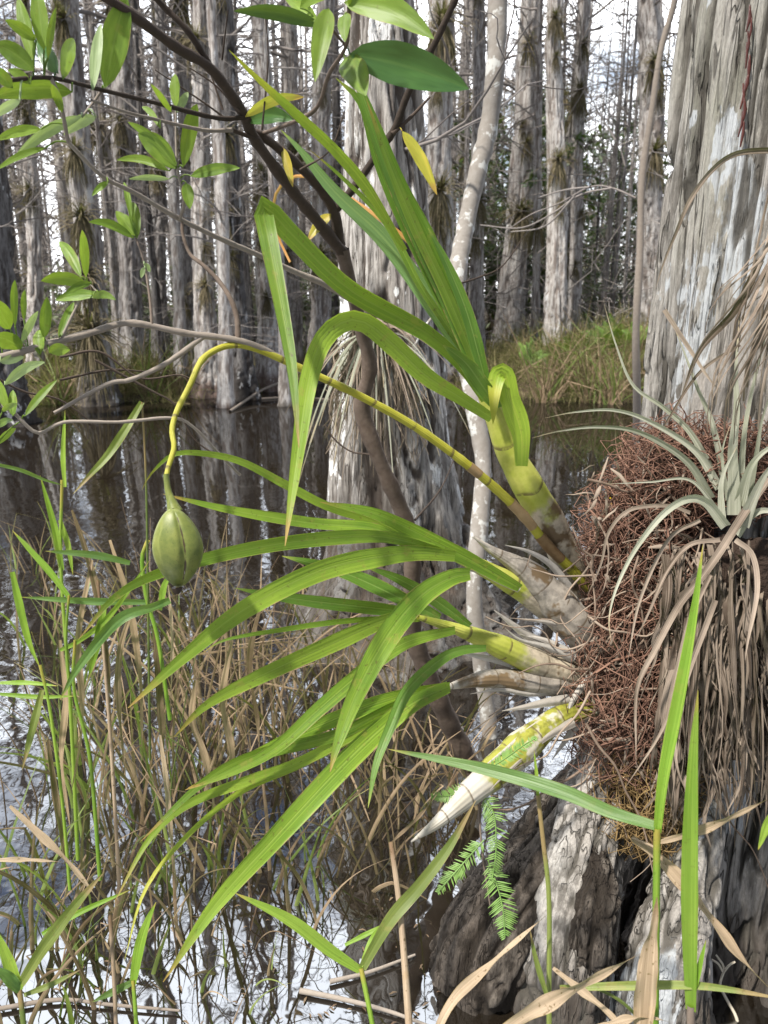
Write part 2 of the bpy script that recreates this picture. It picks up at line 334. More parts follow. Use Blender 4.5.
w = bpy.data.worlds.new('World'); sc.world = w; w.use_nodes = True; nt = w.node_tree; nt.nodes.clear()
wo = nt.nodes.new('ShaderNodeOutputWorld'); bg = nt.nodes.new('ShaderNodeBackground'); sky = nt.nodes.new('ShaderNodeTexSky')
SUN_EL, SUN_AZ = rad(58), rad(228)
sky.sky_type = 'NISHITA'; sky.sun_disc = False; sky.sun_elevation = SUN_EL; sky.sun_rotation = SUN_AZ
tc = nt.nodes.new('ShaderNodeTexCoord'); mp = nt.nodes.new('ShaderNodeMapping'); mp.inputs[3].default_value = (1, 1, 2.2)
nz = nt.nodes.new('ShaderNodeTexNoise'); nz.inputs['Scale'].default_value = 2.6; nz.inputs['Detail'].default_value = 7; nz.inputs['Roughness'].default_value = .58
mr = nt.nodes.new('ShaderNodeMapRange'); mr.interpolation_type = 'SMOOTHSTEP'; mr.inputs[1].default_value = .37; mr.inputs[2].default_value = .58
mm = nt.nodes.new('ShaderNodeMix'); mm.data_type = 'RGBA'; mm.inputs[7].default_value = (5.0, 5.1, 5.4, 1)
L = nt.links.new
sx = nt.nodes.new('ShaderNodeSeparateXYZ'); L(tc.outputs['Generated'], sx.inputs[0])
cb = nt.nodes.new('ShaderNodeMapRange'); cb.interpolation_type = 'SMOOTHSTEP'; cb.inputs[1].default_value = -.1; cb.inputs[2].default_value = .6; cb.inputs[3].default_value = 2.6; cb.inputs[4].default_value = 27  # made-up cloud gradient: brightened ahead for water reflections, dimmed behind camera to deepen shade
L(sx.outputs[1], cb.inputs[0]); cm = nt.nodes.new('ShaderNodeVectorMath'); cm.operation = 'SCALE'; cm.inputs[0].default_value = (1, 1.02, 1.06); L(cb.outputs[0], cm.inputs['Scale']); L(cm.outputs[0], mm.inputs[7])
L(tc.outputs['Generated'], mp.inputs[0]); L(mp.outputs[0], nz.inputs['Vector']); L(nz.outputs[0], mr.inputs[0]); L(mr.outputs[0], mm.inputs[0])
L(sky.outputs[0], mm.inputs[6]); L(mm.outputs[2], bg.inputs[0]); bg.inputs[1].default_value = .11; L(bg.outputs[0], wo.inputs[0])
sl = bpy.data.lights.new('sun', 'SUN'); so = bpy.data.objects.new('sun', sl); COL.objects.link(so)
sl.energy = 5.0; sl.angle = rad(3); sl.color = (1, .95, .87)
so.rotation_euler = (math.pi/2-SUN_EL, 0, math.pi-SUN_AZ)

# ------------------------------------------------------------------ trunks
def bark(mb, zs, axis, rfun, th, amp, f1, seed, flutes=0, fl_amp=0.0, zf=.085, cw=.055, und=.9):
    Z, T = np.meshgrid(zs, th, indexing='ij')
    rr = rfun(zs)[:, None]; ax = axis(zs)
    if flutes:
        ph = fbm(np.cos(T)*.8, np.sin(T)*.8, Z*.4, seed+9, 2)*3
        rr = rr*(1+fl_amp(Z)*np.cos(flutes*T+ph*2))
    wx = (fbm(np.cos(T)*1.5, np.sin(T)*1.5, Z*1.3, seed+20, 2)-.5)*.05
    X0 = np.cos(T)*rr+wx; Y0 = np.sin(T)*rr+wx
    n1 = vn(X0*f1, Y0*f1, Z*f1*zf, seed)+.10*(fbm(X0*f1*3, Y0*f1*3, Z*f1*.5, seed+2, 3)-.5); n2 = vn(X0*f1*2.1, Y0*f1*2.1, Z*f1*zf*2.0, seed+1)+.14*(fbm(X0*f1*4, Y0*f1*4, Z*f1*.8, seed+4, 2)-.5)
    def terr(n, k):
        q = n*k; f = q-np.floor(q); return (np.floor(q)+np.clip((f-.5)/(cw*2.2)+.5, 0, 1))/k, np.exp(-((f-.5)/(cw*1.9))**2)
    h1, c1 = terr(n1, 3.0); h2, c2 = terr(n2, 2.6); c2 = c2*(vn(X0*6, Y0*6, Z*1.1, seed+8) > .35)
    fn = fbm(X0*f1*4.5, Y0*f1*4.5, Z*f1*.28, seed+3, 3)-.5
    d = amp*(2.6*(h1-.5)+1.3*(h2-.5)-.9*c1-.5*c2+.7*fn+und*.8*(fbm(X0*f1*.4, Y0*f1*.4, Z*f1*.08, seed+5, 2)-.5))
    r2 = rr+d
    g = np.stack([ax[:, 0:1]+np.cos(T)*r2, ax[:, 1:2]+np.sin(T)*r2, Z], -1)
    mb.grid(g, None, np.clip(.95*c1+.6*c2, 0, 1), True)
def rot(v, a, ang):
    a = unit(a); return v*math.cos(ang)+np.cross(a, v)*math.sin(ang)+a*np.dot(a, v)*(1-math.cos(ang))
def bough(mb, p0, d, ln, r, rg, depth=0, sides=5):
    n = 6; pts = [p0]; dd = unit(np.asarray(d, float)); k = rg.random()
    for i in range(n):
        dd = unit(dd+np.array([rg.uniform(-.28, .28), rg.uniform(-.28, .28), rg.uniform(-.22, .2)])); pts.append(pts[-1]+dd*ln/n)
    p = np.array(pts); mb.tube(p, np.linspace(r, r*.25, n+1), sides, k)
    if depth < 2:
        for j in range(rg.randint(3, 5)):
            i = rg.randint(1, n-1); v = unit(p[i+1]-p[i]); q = rot(v, np.array([rg.uniform(-1, 1), rg.uniform(-1, 1), rg.uniform(-1, 1)]), rg.uniform(.5, 1.1))
            bough(mb, p[i], q, ln*rg.uniform(.3, .55), r*.45, rg, depth+1, 3)
def crown(mb, axis, rfun, H, lo, nb, rg, ln=1.3, low=0):
    for i in range(nb):
        z = lo+(H-lo)*((i+rg.random())/nb); a = rg.uniform(0, 6.283)
        c = np.r_[axis(np.array([z]))[0], z]; L_ = ln*rg.uniform(.5, 1.2)*(1-.45*(z-lo)/(H-lo))
        bough(mb, c, (math.cos(a), math.sin(a), rg.uniform(.0, .8)), L_, .012+.008*L_, rg)
    for i in range(low):
        z = rg.uniform(1.2, lo); a = rg.uniform(0, 6.283); c = np.r_[axis(np.array([z]))[0], z]
        bough(mb, c, (math.cos(a), math.sin(a), rg.uniform(-.2, .4)), ln*rg.uniform(.3, .9), .008, rg, 1)
def cypress(bx, by, tx, wb, wt, mat, label, seed, H=12, name='cypress_tree', nb=16, low=4, flare=.9, around=44, nz=170, fz=.4, Y=None, grp=None, bend=0, amp=None):
    rg = random.Random(seed)
    if Y is None:
        b = G(bx, by); Y = b[1]
    rb = ray(bx, by); b = CP+rb*(Y/rb[1]); r0 = ray(tx, 0); tp = CP+r0*(Y/r0[1])
    db, dt = np.dot(b-CP, FW), np.dot(tp-CP, FW)
    z0 = min(float(gz(np.array(b[0]), np.array(b[1]))), b[2])-.1
    rB, rT = wb*db/F/2, wt*dt/F/2
    sl_ = (tp[0]-b[0])/(tp[2]-b[2])
    bb, yy = b[0], Y; hz = tp[2]
    def axis(z):
        u = (z-b[2])/(hz-b[2])
        return np.stack([bb+sl_*(z-b[2])*np.where(z > hz, .5, 1)+np.where(z > hz, .5*sl_*(hz-b[2]), 0)+bend*np.sin(u*2.6)*.1+.02*np.sin(z*1.3+seed), np.full_like(z, yy)+.03*np.sin(z*.9+seed)], -1)
    def rfun(z):
        u = np.clip((z-b[2])/(hz-b[2]), -1, 1)
        r = rB+(rT-rB)*u
        r = np.where(z > hz, rT*np.clip(1-((z-hz)/(H-hz+.01))**1.4, .06, 1), r)
        return r*(1+flare*np.exp(-np.clip(z-b[2], 0, 99)/fz))
    zs = np.unique(np.r_[np.linspace(z0, min(hz+.5, H-1), nz), np.linspace(min(hz+.5, H-1), H, 24)])
    t_ = thing(name, label, 'tree', (b[0], Y, max(b[2], 0)), grp)
    m = MB(); am = amp or max(.016, rB*.13)
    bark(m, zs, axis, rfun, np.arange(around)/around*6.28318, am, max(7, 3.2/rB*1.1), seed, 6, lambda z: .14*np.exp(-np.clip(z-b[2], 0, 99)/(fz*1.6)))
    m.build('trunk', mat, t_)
    m = MB(); crown(m, axis, rfun, H, max(hz*.8, 2.6), nb+5, rg, 1.7, low); m.build('crown', M['bare_twig'], t_)
    return t_, axis, rfun, Y

TREES = [
 # bx, by, tx, wb, wt, mat, label, H
 (100, 404, 66, 25, 24, 'bark_grey', 'grey shaggy cypress behind the leafy twigs in the top left corner', 15),
 (131, 388, 122, 22, 20, 'bark_grey', 'darker cypress just right of the shaggy grey one at upper left', 15),
 (206, 397, 200, 22, 15, 'bark_pale', 'pale cypress with reddish foot standing in water beside the dark flaked one', 14),
 (240, 399, 222, 25, 16, 'bark_dark', 'dark cypress flecked with white flakes and standing in open water', 14),
 (270, 390, 259, 20, 15, 'bark_pale', 'pale slim cypress with a split foot right of the dark flaked one', 14),
 (189, 384, 183, 14, 13, 'bark_grey', 'thin grey cypress close behind the pale one with reddish foot', 13),
 (37, 392, 24, 15, 12, 'bark_pale', 'thin whitish cypress near the left edge behind the leaves', 13),
 (-3, 424, -22, 40, 34, 'bark_dark', 'dark cypress at the left edge whose reflection blackens the water', 14),
 (441, 385, 440, 30, 24, 'bark_pale', 'pale cypress with a dark air plant near its top behind the orchid leaves', 15),
 (478, 380, 478, 14, 13, 'bark_grey', 'slim grey cypress just behind the crooked pale sapling', 14),
 (507, 370, 531, 29, 17, 'bark_pale', 'leaning pale cypress with two air plants, left of the fern bank', 15),
 (556, 378, 556, 22, 14, 'bark_pale', 'straight pale cypress rising from the fern bank', 15),
 (571, 374, 584, 13, 11, 'bark_pale', 'slender whitish cypress on the fern bank beside the straight one', 14),
 (318, 382, 325, 20, 17, 'bark_grey', 'grey cypress just left of the wide white streaked trunk', 14),
 (652, 372, 650, 26, 22, 'bark_grey', 'grey cypress half hidden behind the big trunk on the right', 15),
 (160, 376, 158, 16, 14, 'bark_grey', 'thin grey cypress behind the hanging leaf cluster at upper left', 14),
 (290, 376, 292, 12, 11, 'bark_pale', 'thin pale cypress seen behind the dark forked stem', 14),
]
AX = {}
for i, (bx, by, tx, wb, wt, mt, lb, H) in enumerate(TREES):
    AX[i] = cypress(bx, by, tx, wb, wt, M[mt], lb, 100+i, H, flare=.5 if wb < 16 else .75)
# wide streaked trunk in the middle
mid, mid_ax, mid_r, mid_Y = cypress(398, 628, 383, 140, 62, M['bark_mid'], 'wide cypress with white bark streaks and black swollen foot in mid water', 40, 16, around=150, nz=420, flare=.62, fz=.24, amp=.022, low=2)
# far trunks: prototypes and copies
protos = []
for k in range(6):
    rg = random.Random(500+k); r = rg.uniform(.07, .135); H = rg.uniform(9.5, 15); t_ = thing('cypress_tree', 'distant bare cypress trunk in the crowd of the flooded forest', 'tree', (0, 0, 0), 'distant cypresses of the flooded forest')
    ph = rg.uniform(0, 6)
    axis = lambda z, ph=ph: np.stack([.08*np.sin(z*.5+ph), .08*np.cos(z*.4+ph)], -1)
    rf = lambda z, r=r, H=H: r*np.clip(1-(z/H)**1.5, .08, 1)*(1+.8*np.exp(-np.clip(z, 0, 99)/.4))
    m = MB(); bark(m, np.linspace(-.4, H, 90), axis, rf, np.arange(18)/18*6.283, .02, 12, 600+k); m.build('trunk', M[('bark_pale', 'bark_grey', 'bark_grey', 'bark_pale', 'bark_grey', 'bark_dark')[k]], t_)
    m = MB(); crown(m, axis, rf, H, 3.2, 34, rg, 1.7, 9); m.build('crown', M['bare_twig'], t_)
    protos.append(t_)
used = [False]*6
rg = random.Random(99); placed = []
def far_tree(x, y, s):
    k = rg.randrange(6); z = max(float(gz(np.array(x), np.array(y))), -.1)
    if not used[k]:
        o = protos[k]; used[k] = True; o.location = (x, y, z); o.rotation_euler[2] = rg.uniform(0, 6.28); o.scale = (s, s, s)
    else: dup(protos[k], (x, y, z), rg.uniform(0, 6.28), (s*rg.uniform(.75, 1.25), s*rg.uniform(.75, 1.25), s))
n = 0
while n < 225:
    y = 13.5+35*rg.random()**1.15; x = rg.uniform(-.62, .66)*y
    px = 384+F*x/y
    if any((x-a)**2+(y-b)**2 < .45 for a, b in placed): continue
    if 565 < px < 640 and y < 22: continue
    placed.append((x, y)); far_tree(x, y, rg.uniform(.7, 1.15)*(.6 if 560 < px < 640 else 1)); n += 1
for k in range(50):   # slender ones in the crowd
    y = rg.uniform(14, 34); x = rg.uniform(-.6, .3)*y; w0 = rg.uniform(.35, .6); z = max(float(gz(np.array(x), np.array(y))), -.1); dup(protos[(0, 1, 3, 4)[k % 4]], (x, y, z), rg.uniform(0, 6.28), (w0, w0, rg.uniform(.6, .9)))
for k in range(24):   # thin ones crowding the gap on the right
    y = rg.uniform(15, 36); x = (rg.uniform(560, 645)-384)/F*y*.96; w0 = rg.uniform(.25, .5); z = max(float(gz(np.array(x), np.array(y))), -.1); dup(protos[rg.randrange(6)], (x, y, z), rg.uniform(0, 6.28), (w0, w0, rg.uniform(.6, .9)))
for k in range(9):   # nearer slim ones that also show in the water
    y = rg.uniform(9.5, 13.5); x = rg.choice([rg.uniform(-.6, -.28), rg.uniform(-.28, .0)])*y; far_tree(x, y, rg.uniform(.5, .7))
# ------------------------------------------------------------------ the big trunk on the right
BX, BY = .85, 1.55
def big_r(z): return .338+.03*np.exp(-np.clip(z, 0, 9)/.35)-.014*np.clip(z, 0, 12)+.05*np.exp(-np.clip(z, 0, 9)/.12)
def big_ax(z): return np.stack([BX+.022*z, BY+.01*z], -1)
big = thing('cypress_tree', 'massive pale cypress trunk filling the right side and carrying the orchid', 'tree', (BX, BY, 0))
thc = math.atan2(-BY, -BX)
th = np.sort(np.r_[thc+np.linspace(-1.75, 1.75, 520), thc+np.linspace(1.78, 2*math.pi-1.78, 40)])
zs = np.r_[np.linspace(-.3, 2.75, 720), np.linspace(2.8, 12, 70)]
bamp = .0125*(1+.7*np.exp(-((th-(thc-1.3))/.42)**2))[None, :]*(1+.9*np.exp(-np.clip(zs, 0, 9)/.4))[:, None]
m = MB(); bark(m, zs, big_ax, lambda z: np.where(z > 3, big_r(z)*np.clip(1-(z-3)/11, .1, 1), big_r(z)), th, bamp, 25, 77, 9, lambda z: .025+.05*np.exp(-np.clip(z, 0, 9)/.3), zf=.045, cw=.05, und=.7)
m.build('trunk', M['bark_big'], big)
m = MB(); crown(m, big_ax, big_r, 12, 3.4, 22, random.Random(5), 2.0); m.build('crown', M['bare_twig'], big)
# buttress roots spreading to the water
def root(pts, rs, amp, f1, seed, mat, name='buttress_root', around=130, n=200):
    p = spline([P(*q) for q in pts], n); r = np.interp(np.linspace(0, 1, n), np.linspace(0, 1, len(rs)), rs)
    tt = tang(p); a = unit(np.cross(tt, [.2, -.9, .1])); b = np.cross(tt, a); T = np.arange(around)/around*6.28318
    s = np.linspace(0, 1, n)*np.linalg.norm(np.diff(p, axis=0), axis=1).sum()
    S, TT = np.meshgrid(s, T, indexing='ij'); rr = r[:, None]*(1+.16*(fbm(np.cos(TT)*1.4, np.sin(TT)*1.4, S*4, seed, 3)-.5)*2)
    X0, Y0 = np.cos(TT)*rr, np.sin(TT)*rr
    n1 = vn(X0*f1, Y0*f1, S*f1*.16, seed+1); n2 = vn(X0*f1*2.2, Y0*f1*2.2, S*f1*.5, seed+2); n3 = vn(X0*f1*1.2, Y0*f1*1.2, S*f1*1.1, seed+3)
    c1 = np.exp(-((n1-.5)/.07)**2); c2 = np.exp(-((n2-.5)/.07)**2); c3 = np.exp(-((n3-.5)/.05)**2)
    d = amp*(-1.1*c1-.6*c2-.45*c3+.8*(n1-.5)+.8*(fbm(X0*f1*4, Y0*f1*4, S*f1*2, seed+4, 3)-.5)); rr = rr+d
    g = p[:, None]+a[:, None]*(np.cos(TT)*rr)[..., None]+b[:, None]*(np.sin(TT)*rr)[..., None]
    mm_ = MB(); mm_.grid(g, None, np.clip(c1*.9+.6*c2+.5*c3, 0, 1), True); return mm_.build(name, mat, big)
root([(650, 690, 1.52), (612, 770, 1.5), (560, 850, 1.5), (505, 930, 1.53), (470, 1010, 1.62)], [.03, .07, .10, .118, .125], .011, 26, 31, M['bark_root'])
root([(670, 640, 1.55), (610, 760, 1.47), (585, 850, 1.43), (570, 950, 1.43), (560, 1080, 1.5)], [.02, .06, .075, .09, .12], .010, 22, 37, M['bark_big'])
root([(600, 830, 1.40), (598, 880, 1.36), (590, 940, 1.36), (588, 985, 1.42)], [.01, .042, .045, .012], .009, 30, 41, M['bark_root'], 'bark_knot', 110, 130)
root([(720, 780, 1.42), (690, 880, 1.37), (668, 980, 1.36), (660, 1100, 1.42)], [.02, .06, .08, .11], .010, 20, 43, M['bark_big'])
def on_big(px, py, off=0.0):
    r = ray(px, py)[:2]; o = np.array([0, 0]); c = np.array([BX, BY]); 
    a = r@r; z = 1.0
    for _ in range(4):
        rr = float(big_r(np.array(z)))+off; cc = np.array([BX+.022*z, BY+.01*z]); b = -2*r@cc; k = cc@cc-rr*rr; D = max(b*b-4*a*k, 0)
        s = (-b-math.sqrt(D))/(2*a); z = CH+ray(px, py)[2]*s
    return CP+ray(px, py)*s
m = MB()
for k, (x, y) in enumerate([(749, 18), (750, 30), (748, 44), (746, 55), (748, 68), (746, 84), (743, 96), (744, 110), (741, 124), (742, 134)]):
    p = on_big(x, y, .004); m.tube(np.array([p+[R.uniform(-.003, .003), 0, .019], p+[0, -.004, 0], p+[R.uniform(-.003, .003), 0, -.02]]), [.0012, R.uniform(.002, .0042), .0012], 6, R.random())
m.build('sap_streak', M['sap'], big)

# ------------------------------------------------------------------ orchid
OB = P(592, 640, 1.46)
orc = thing('orchid', 'large leafy orchid with one hanging green pod, growing on the big trunk', 'orchid', OB)
def dpath(pts, d0, d1, n, sag=0.0):
    q = np.array([p[:2] for p in pts], float); s = np.r_[0, np.cumsum(np.linalg.norm(np.diff(q, axis=0), axis=1))]; s /= s[-1]
    if len(pts[0]) == 3: return spline([P(*p) for p in pts], n)
    return spline([P(x, y, d0+(d1-d0)*u-sag*math.sin(u*3.14)) for (x, y), u in zip(q, s)], n)
def strap_w(n, w, d, base=.55, peak=.3, tipk=1.0):
    t_ = np.linspace(0, 1, n); a = base+(1-base)*np.clip(t_/peak, 0, 1)**.8; b = np.clip(1-((t_-peak)/(1-peak)).clip(0, 1)**(2.2*tipk), 0.015, 1)**.85
    return w/F*d*a*b
def oleaf(pts, w, d0, d1, mat='orchid_leaf', roll=0.0, fold=.16, base=.55, peak=.3, parent=None, tone=None, name='leaf', mb=None, n=34, pleat=.06, wave=.07, tipk=1.0):
    p = dpath(pts, d0, d1, n); v = unit(CP-p)
    ro = np.linspace(roll, roll*.3+(R.uniform(-.2, .2) if mat[:3] != 'dry' else R.choice([-1, 1])*R.uniform(.6, 1.5)), n)
    ww = strap_w(n, w, (d0+d1)/2 if len(pts[0]) == 2 else np.mean([q[2] for q in pts]), base, peak, tipk)*1.12
    b = mb or MB(); b.ribbon(p, ww, v, R.random() if tone is None else tone, 10, -fold, pleat, ro, wave)
    if mb is None: return b.build(name, M[mat], parent or orc)
# -- stems (pseudobulbs)
def bulb(pts, ws, d0, d1, mat, name='pseudobulb'):
    p = dpath(pts, d0, d1, 60); dd = (p-CP)@FW
    r = np.interp(np.linspace(0, 1, 60), np.linspace(0, 1, len(ws)), ws)/F*dd/2
    u = np.linspace(0, 1, 60); r = r*(1+.05*np.abs(np.sin(u*19)))
    m = MB(); m.tube(p, r, 28, .5)
    o = m.build(name, M[mat], orc); return o
bulb([(590, 612), (572, 572), (552, 528), (529, 488), (511, 455), (496, 420), (484, 392), (478, 376)], [24, 29, 30, 32, 30, 26, 19, 10], 1.47, 1.30, 'bulb_green')
bulb([(600, 655), (570, 626), (528, 594), (485, 569), (446, 552), (424, 543)], [22, 30, 25, 20, 13, 6], 1.46, 1.28, 'bulb_green')
bulb([(600, 690), (570, 674), (545, 667), (508, 650), (465, 632), (418, 617)], [20, 27, 27, 22, 12, 5], 1.44, 1.26, 'bulb_green')
bulb([(598, 655), (575, 625), (545, 590), (518, 566), (490, 549), (474, 537)], [26, 38, 37, 27, 12, 2], 1.42, 1.33, 'bulb_dry')
bulb([(585, 690), (556, 684), (520, 681), (485, 679), (447, 687)], [16, 25, 23, 17, 5], 1.42, 1.30, 'bulb_dry')
bulb([(604, 703), (585, 710), (560, 717), (528, 742), (495, 772), (465, 797), (438, 822), (411, 842)], [17, 19, 24, 33, 31, 24, 13, 1.5], 1.40, 1.24, 'bulb_white')
def sheath(pts, w, d0, d1):
    p = dpath(pts, d0, d1, 22); t_ = np.linspace(0, 1, 22)
    m = MB(); m.ribbon(p, w/F*d0*np.clip(1-t_, .02, 1)**.8*1.2, unit(CP-p), R.random(), 6, .55, .05, np.linspace(.2, R.uniform(-.6, .6), 22)); m.build('dry_sheath', M['sheath'], orc)
for a in ([[(588, 672), (560, 655), (527, 635), (494, 610)], 17, 1.42, 1.33], [[(588, 690), (560, 677), (520, 666), (475, 656), (449, 651)], 14, 1.41, 1.33], [[(580, 700), (552, 702), (525, 707), (502, 711)], 11, 1.38, 1.33],
          [[(570, 618), (535, 585), (500, 556), (472, 537)], 13, 1.40, 1.32], [[(590, 712), (575, 728), (560, 748), (552, 760)], 9, 1.38, 1.36], [[(585, 650), (570, 652), (545, 640), (520, 634)], 9, 1.40, 1.36],
          [[(545, 572), (525, 560), (510, 560), (498, 556)], 6, 1.40, 1.36], [[(596, 640), (570, 628), (545, 622), (510, 618)], 7, 1.40, 1.34]):
    sheath(*a)
for a in ([[(575, 722), (545, 738), (515, 765), (490, 790)], 8, 1.35, 1.27], [[(560, 712), (530, 730), (505, 750), (482, 768)], 7, 1.36, 1.28], [[(520, 590), (500, 582), (478, 572), (460, 570)], 6, 1.34, 1.3], [[(560, 560), (545, 535), (538, 512), (540, 498)], 7, 1.42, 1.38], [[(570, 590), (552, 566), (530, 552), (505, 545)], 8, 1.38, 1.32], [[(575, 660), (548, 648), (520, 640), (505, 628)], 8, 1.38, 1.33], [[(560, 690), (530, 694), (500, 690), (470, 694)], 7, 1.38, 1.3], [[(592, 640), (580, 610), (566, 590), (548, 580)], 12, 1.39, 1.36], [[(598, 670), (580, 690), (568, 712), (560, 735)], 8, 1.38, 1.35]):
    sheath(*a)
# -- leaves, each traced at its own distance
LV = [
 ([(487, 395), (472, 350), (452, 300), (425, 240), (398, 185), (372, 120), (350, 62)], 31, 1.30, 1.12, 'orchid_leaf_dark', .5),
 ([(482, 385), (462, 335), (438, 285), (408, 225), (380, 160), (362, 105), (336, 78)], 25, 1.32, 1.14, 'orchid_leaf_dark', -.5),
 ([(480, 380), (462, 350), (430, 300), (385, 240), (335, 192), (302, 152), (281, 130)], 22, 1.36, 1.28, 'orchid_leaf_blue', .3),
 ([(486, 400), (462, 365), (425, 332), (350, 290), (295, 238), (264, 206), (268, 238), (280, 300), (292, 370), (299, 448)], 25, 1.26, .92, 'orchid_leaf', .25),
 ([(492, 418), (458, 396), (425, 375), (390, 342), (366, 323), (346, 321), (324, 338), (309, 378), (298, 450), (285, 546)], 25, 1.24, .96, 'orchid_leaf', .3),
 ([(522, 466), (521, 432), (510, 398), (506, 377), (500, 372), (495, 385), (493, 424)], 26, 1.27, 1.20, 'orchid_leaf_yellow', .3),
 ([(498, 408), (482, 385), (465, 362), (443, 345)], 21, 1.24, 1.18, 'orchid_leaf_dark', .3),
 ([(405, 250), (370, 192), (335, 150), (294, 112), (255, 76), (229, 50)], 14, 1.16, .98, 'orchid_leaf_yellow', .5),
 ([(478, 378), (450, 330), (420, 285), (388, 225), (345, 180), (310, 150)], 10, 1.34, 1.25, 'orchid_leaf', .6),
 ([(520, 588), (470, 560), (440, 545), (405, 527), (370, 512), (320, 502)], 20, 1.33, 1.20, 'orchid_leaf', .3),
 ([(440, 551), (405, 541), (370, 536), (300, 541), (230, 553), (160, 573), (115, 597), (78, 640)], 18, 1.25, .98, 'orchid_leaf', .2),
 ([(435, 547), (400, 538), (370, 528), (310, 523), (230, 510), (163, 494)], 15, 1.27, 1.10, 'orchid_leaf', -.4),
 ([(430, 545), (385, 525), (330, 507), (285, 484), (240, 461), (200, 453), (172, 455), (150, 475), (142, 490)], 11, 1.30, 1.20, 'orchid_leaf', .3),
 ([(455, 556), (420, 553), (385, 556), (320, 571), (245, 609), (185, 656), (128, 708)], 26, 1.26, 1.0, 'orchid_leaf', .15),
 ([(420, 617), (390, 619), (320, 649), (250, 681), (205, 706), (174, 737)], 21, 1.27, 1.04, 'orchid_leaf', .2),
 ([(470, 574), (450, 578), (420, 597), (387, 637), (356, 694), (337, 745), (330, 772)], 29, 1.24, 1.03, 'orchid_leaf', .1),
 ([(440, 618), (402, 599), (352, 576), (318, 565), (282, 556)], 19, 1.29, 1.22, 'orchid_leaf_dark', -.4),
 ([(420, 616), (399, 611), (318, 602), (270, 595), (235, 588)], 16, 1.29, 1.18, 'orchid_leaf_dark', .3),
 ([(470, 626), (445, 607), (419, 590), (392, 576), (366, 567)], 15, 1.30, 1.25, 'orchid_leaf_dark', .2),
 ([(420, 617), (385, 618), (335, 622), (280, 630), (225, 640), (200, 655)], 7, 1.28, 1.14, 'orchid_leaf', .4),
 ([(486, 648), (462, 650), (440, 660), (408, 690), (390, 728), (376, 765), (368, 808)], 15, 1.27, 1.14, 'orchid_leaf_dark', .3),
 ([(455, 630), (412, 640), (385, 655), (355, 678), (318, 710), (276, 748), (232, 772), (185, 790)], 19, 1.28, 1.06, 'orchid_leaf', .2),
 ([(450, 686), (400, 696), (350, 713), (300, 734), (250, 758), (188, 788)], 19, 1.29, 1.08, 'orchid_leaf', .3),
 ([(448, 687), (415, 702), (385, 725), (340, 768), (275, 838), (215, 905), (163, 982)], 28, 1.27, .98, 'orchid_leaf', .12),
 ([(446, 687), (395, 706), (335, 735), (250, 757), (200, 785), (140, 842)], 15, 1.28, 1.02, 'orchid_leaf', .5),
 ([(440, 690), (370, 725), (300, 762), (250, 780), (190, 803), (150, 838), (114, 903)], 14, 1.27, 1.0, 'orchid_leaf', .4),
 ([(430, 695), (360, 735), (300, 765), (240, 792), (185, 838), (145, 890), (124, 962)], 8, 1.28, 1.0, 'orchid_leaf_yellow', .4),
]
LV += [([(484, 390), (468, 345), (446, 292), (416, 228), (391, 168), (366, 98)], 15, 1.29, 1.13, 'orchid_leaf', .7), ([(480, 380), (455, 325), (430, 272), (404, 215), (386, 172)], 12, 1.31, 1.2, 'orchid_leaf_yellow', .2), ([(490, 398), (480, 360), (466, 310), (446, 262), (428, 228)], 16, 1.27, 1.2, 'orchid_leaf_dark', -.3)]
for a in LV: oleaf(a[0], a[1]*.76, a[2], a[3], a[4], a[5], parent=orc)
# -- flower stalk and pod
sp = [(589, 588), (572, 570), (548, 546), (520, 512), (480, 475), (420, 430), (360, 396), (300, 368), (262, 351), (240, 345), (220, 348), (202, 360), (190, 385), (177, 411), (172, 430), (174, 448), (168, 468), (166, 480)]
p = dpath(sp, 1.42, 1.02, 110); dd = (p-CP)@FW; u = np.linspace(0, 1, 110)
r = np.interp(u, [0, .12, .3, .6, .75, 1], [11, 10, 9, 7.6, 6.6, 5])/F*dd/2; r = r*(1+.22*np.exp(-((u*13 % 1)-.5)**2/.004)*.6)
m = MB(); m.tube(p, r, 10, .5); stalk = m.build('flower_stalk', M['stalk'], orc)
for i0, i1 in ((9, 17), (18, 26), (33, 37)):
    m = MB(); m.tube(p[i0:i1], r[i0:i1]*np.linspace(1.06, 1.16, i1-i0), 10, R.random()); m.build('node_sheath', M['stalk_brown'], stalk)
pc = P(176, 548, 1.02); hh, ww_ = 41/F*1.02, 22/F*1.02
vv = np.linspace(0, 1, 60); T = np.arange(72)/72*6.28318
V, TT = np.meshgrid(vv, T, indexing='ij')
prof = np.sin(np.clip(V, .0, 1)**.92*math.pi)**.62*(1-.05*np.cos(V*6))
rib = 1+.075*np.cos(3*(TT+.42))+.018*np.cos(6*(TT+.42))-.09*np.exp(-(((TT+1.15+math.pi) % (2.094)-1.047)/.09)**2)
seam = np.exp(-(((TT-math.radians(300)) )/.075)**2)*((V > .08) & (V < .93))
rr = ww_*prof*rib*(1-.06*seam)+.0015
g = np.stack([pc[0]+rr*np.cos(TT)+.004*np.sin(V*3), pc[1]+rr*np.sin(TT), pc[2]-hh+2*hh*(1-V)], -1)
m = MB(); m.grid(g, None, seam*(.55+.6*vn(V*26, TT*0, 0, 3)), True); pod = m.build('seed_pod', M['pod'], orc)
m = MB(); m.tube(dpath([(166, 474), (168, 490), (172, 503), (175, 512)], 1.02, 1.02, 12), np.array([2.8, 2.8, 2.9, 3, 3.2, 3.4, 3.8, 4.4, 5, 6, 7, 8])/F*1.02, 12, .4); m.build('pod_neck', M['pod'], pod)
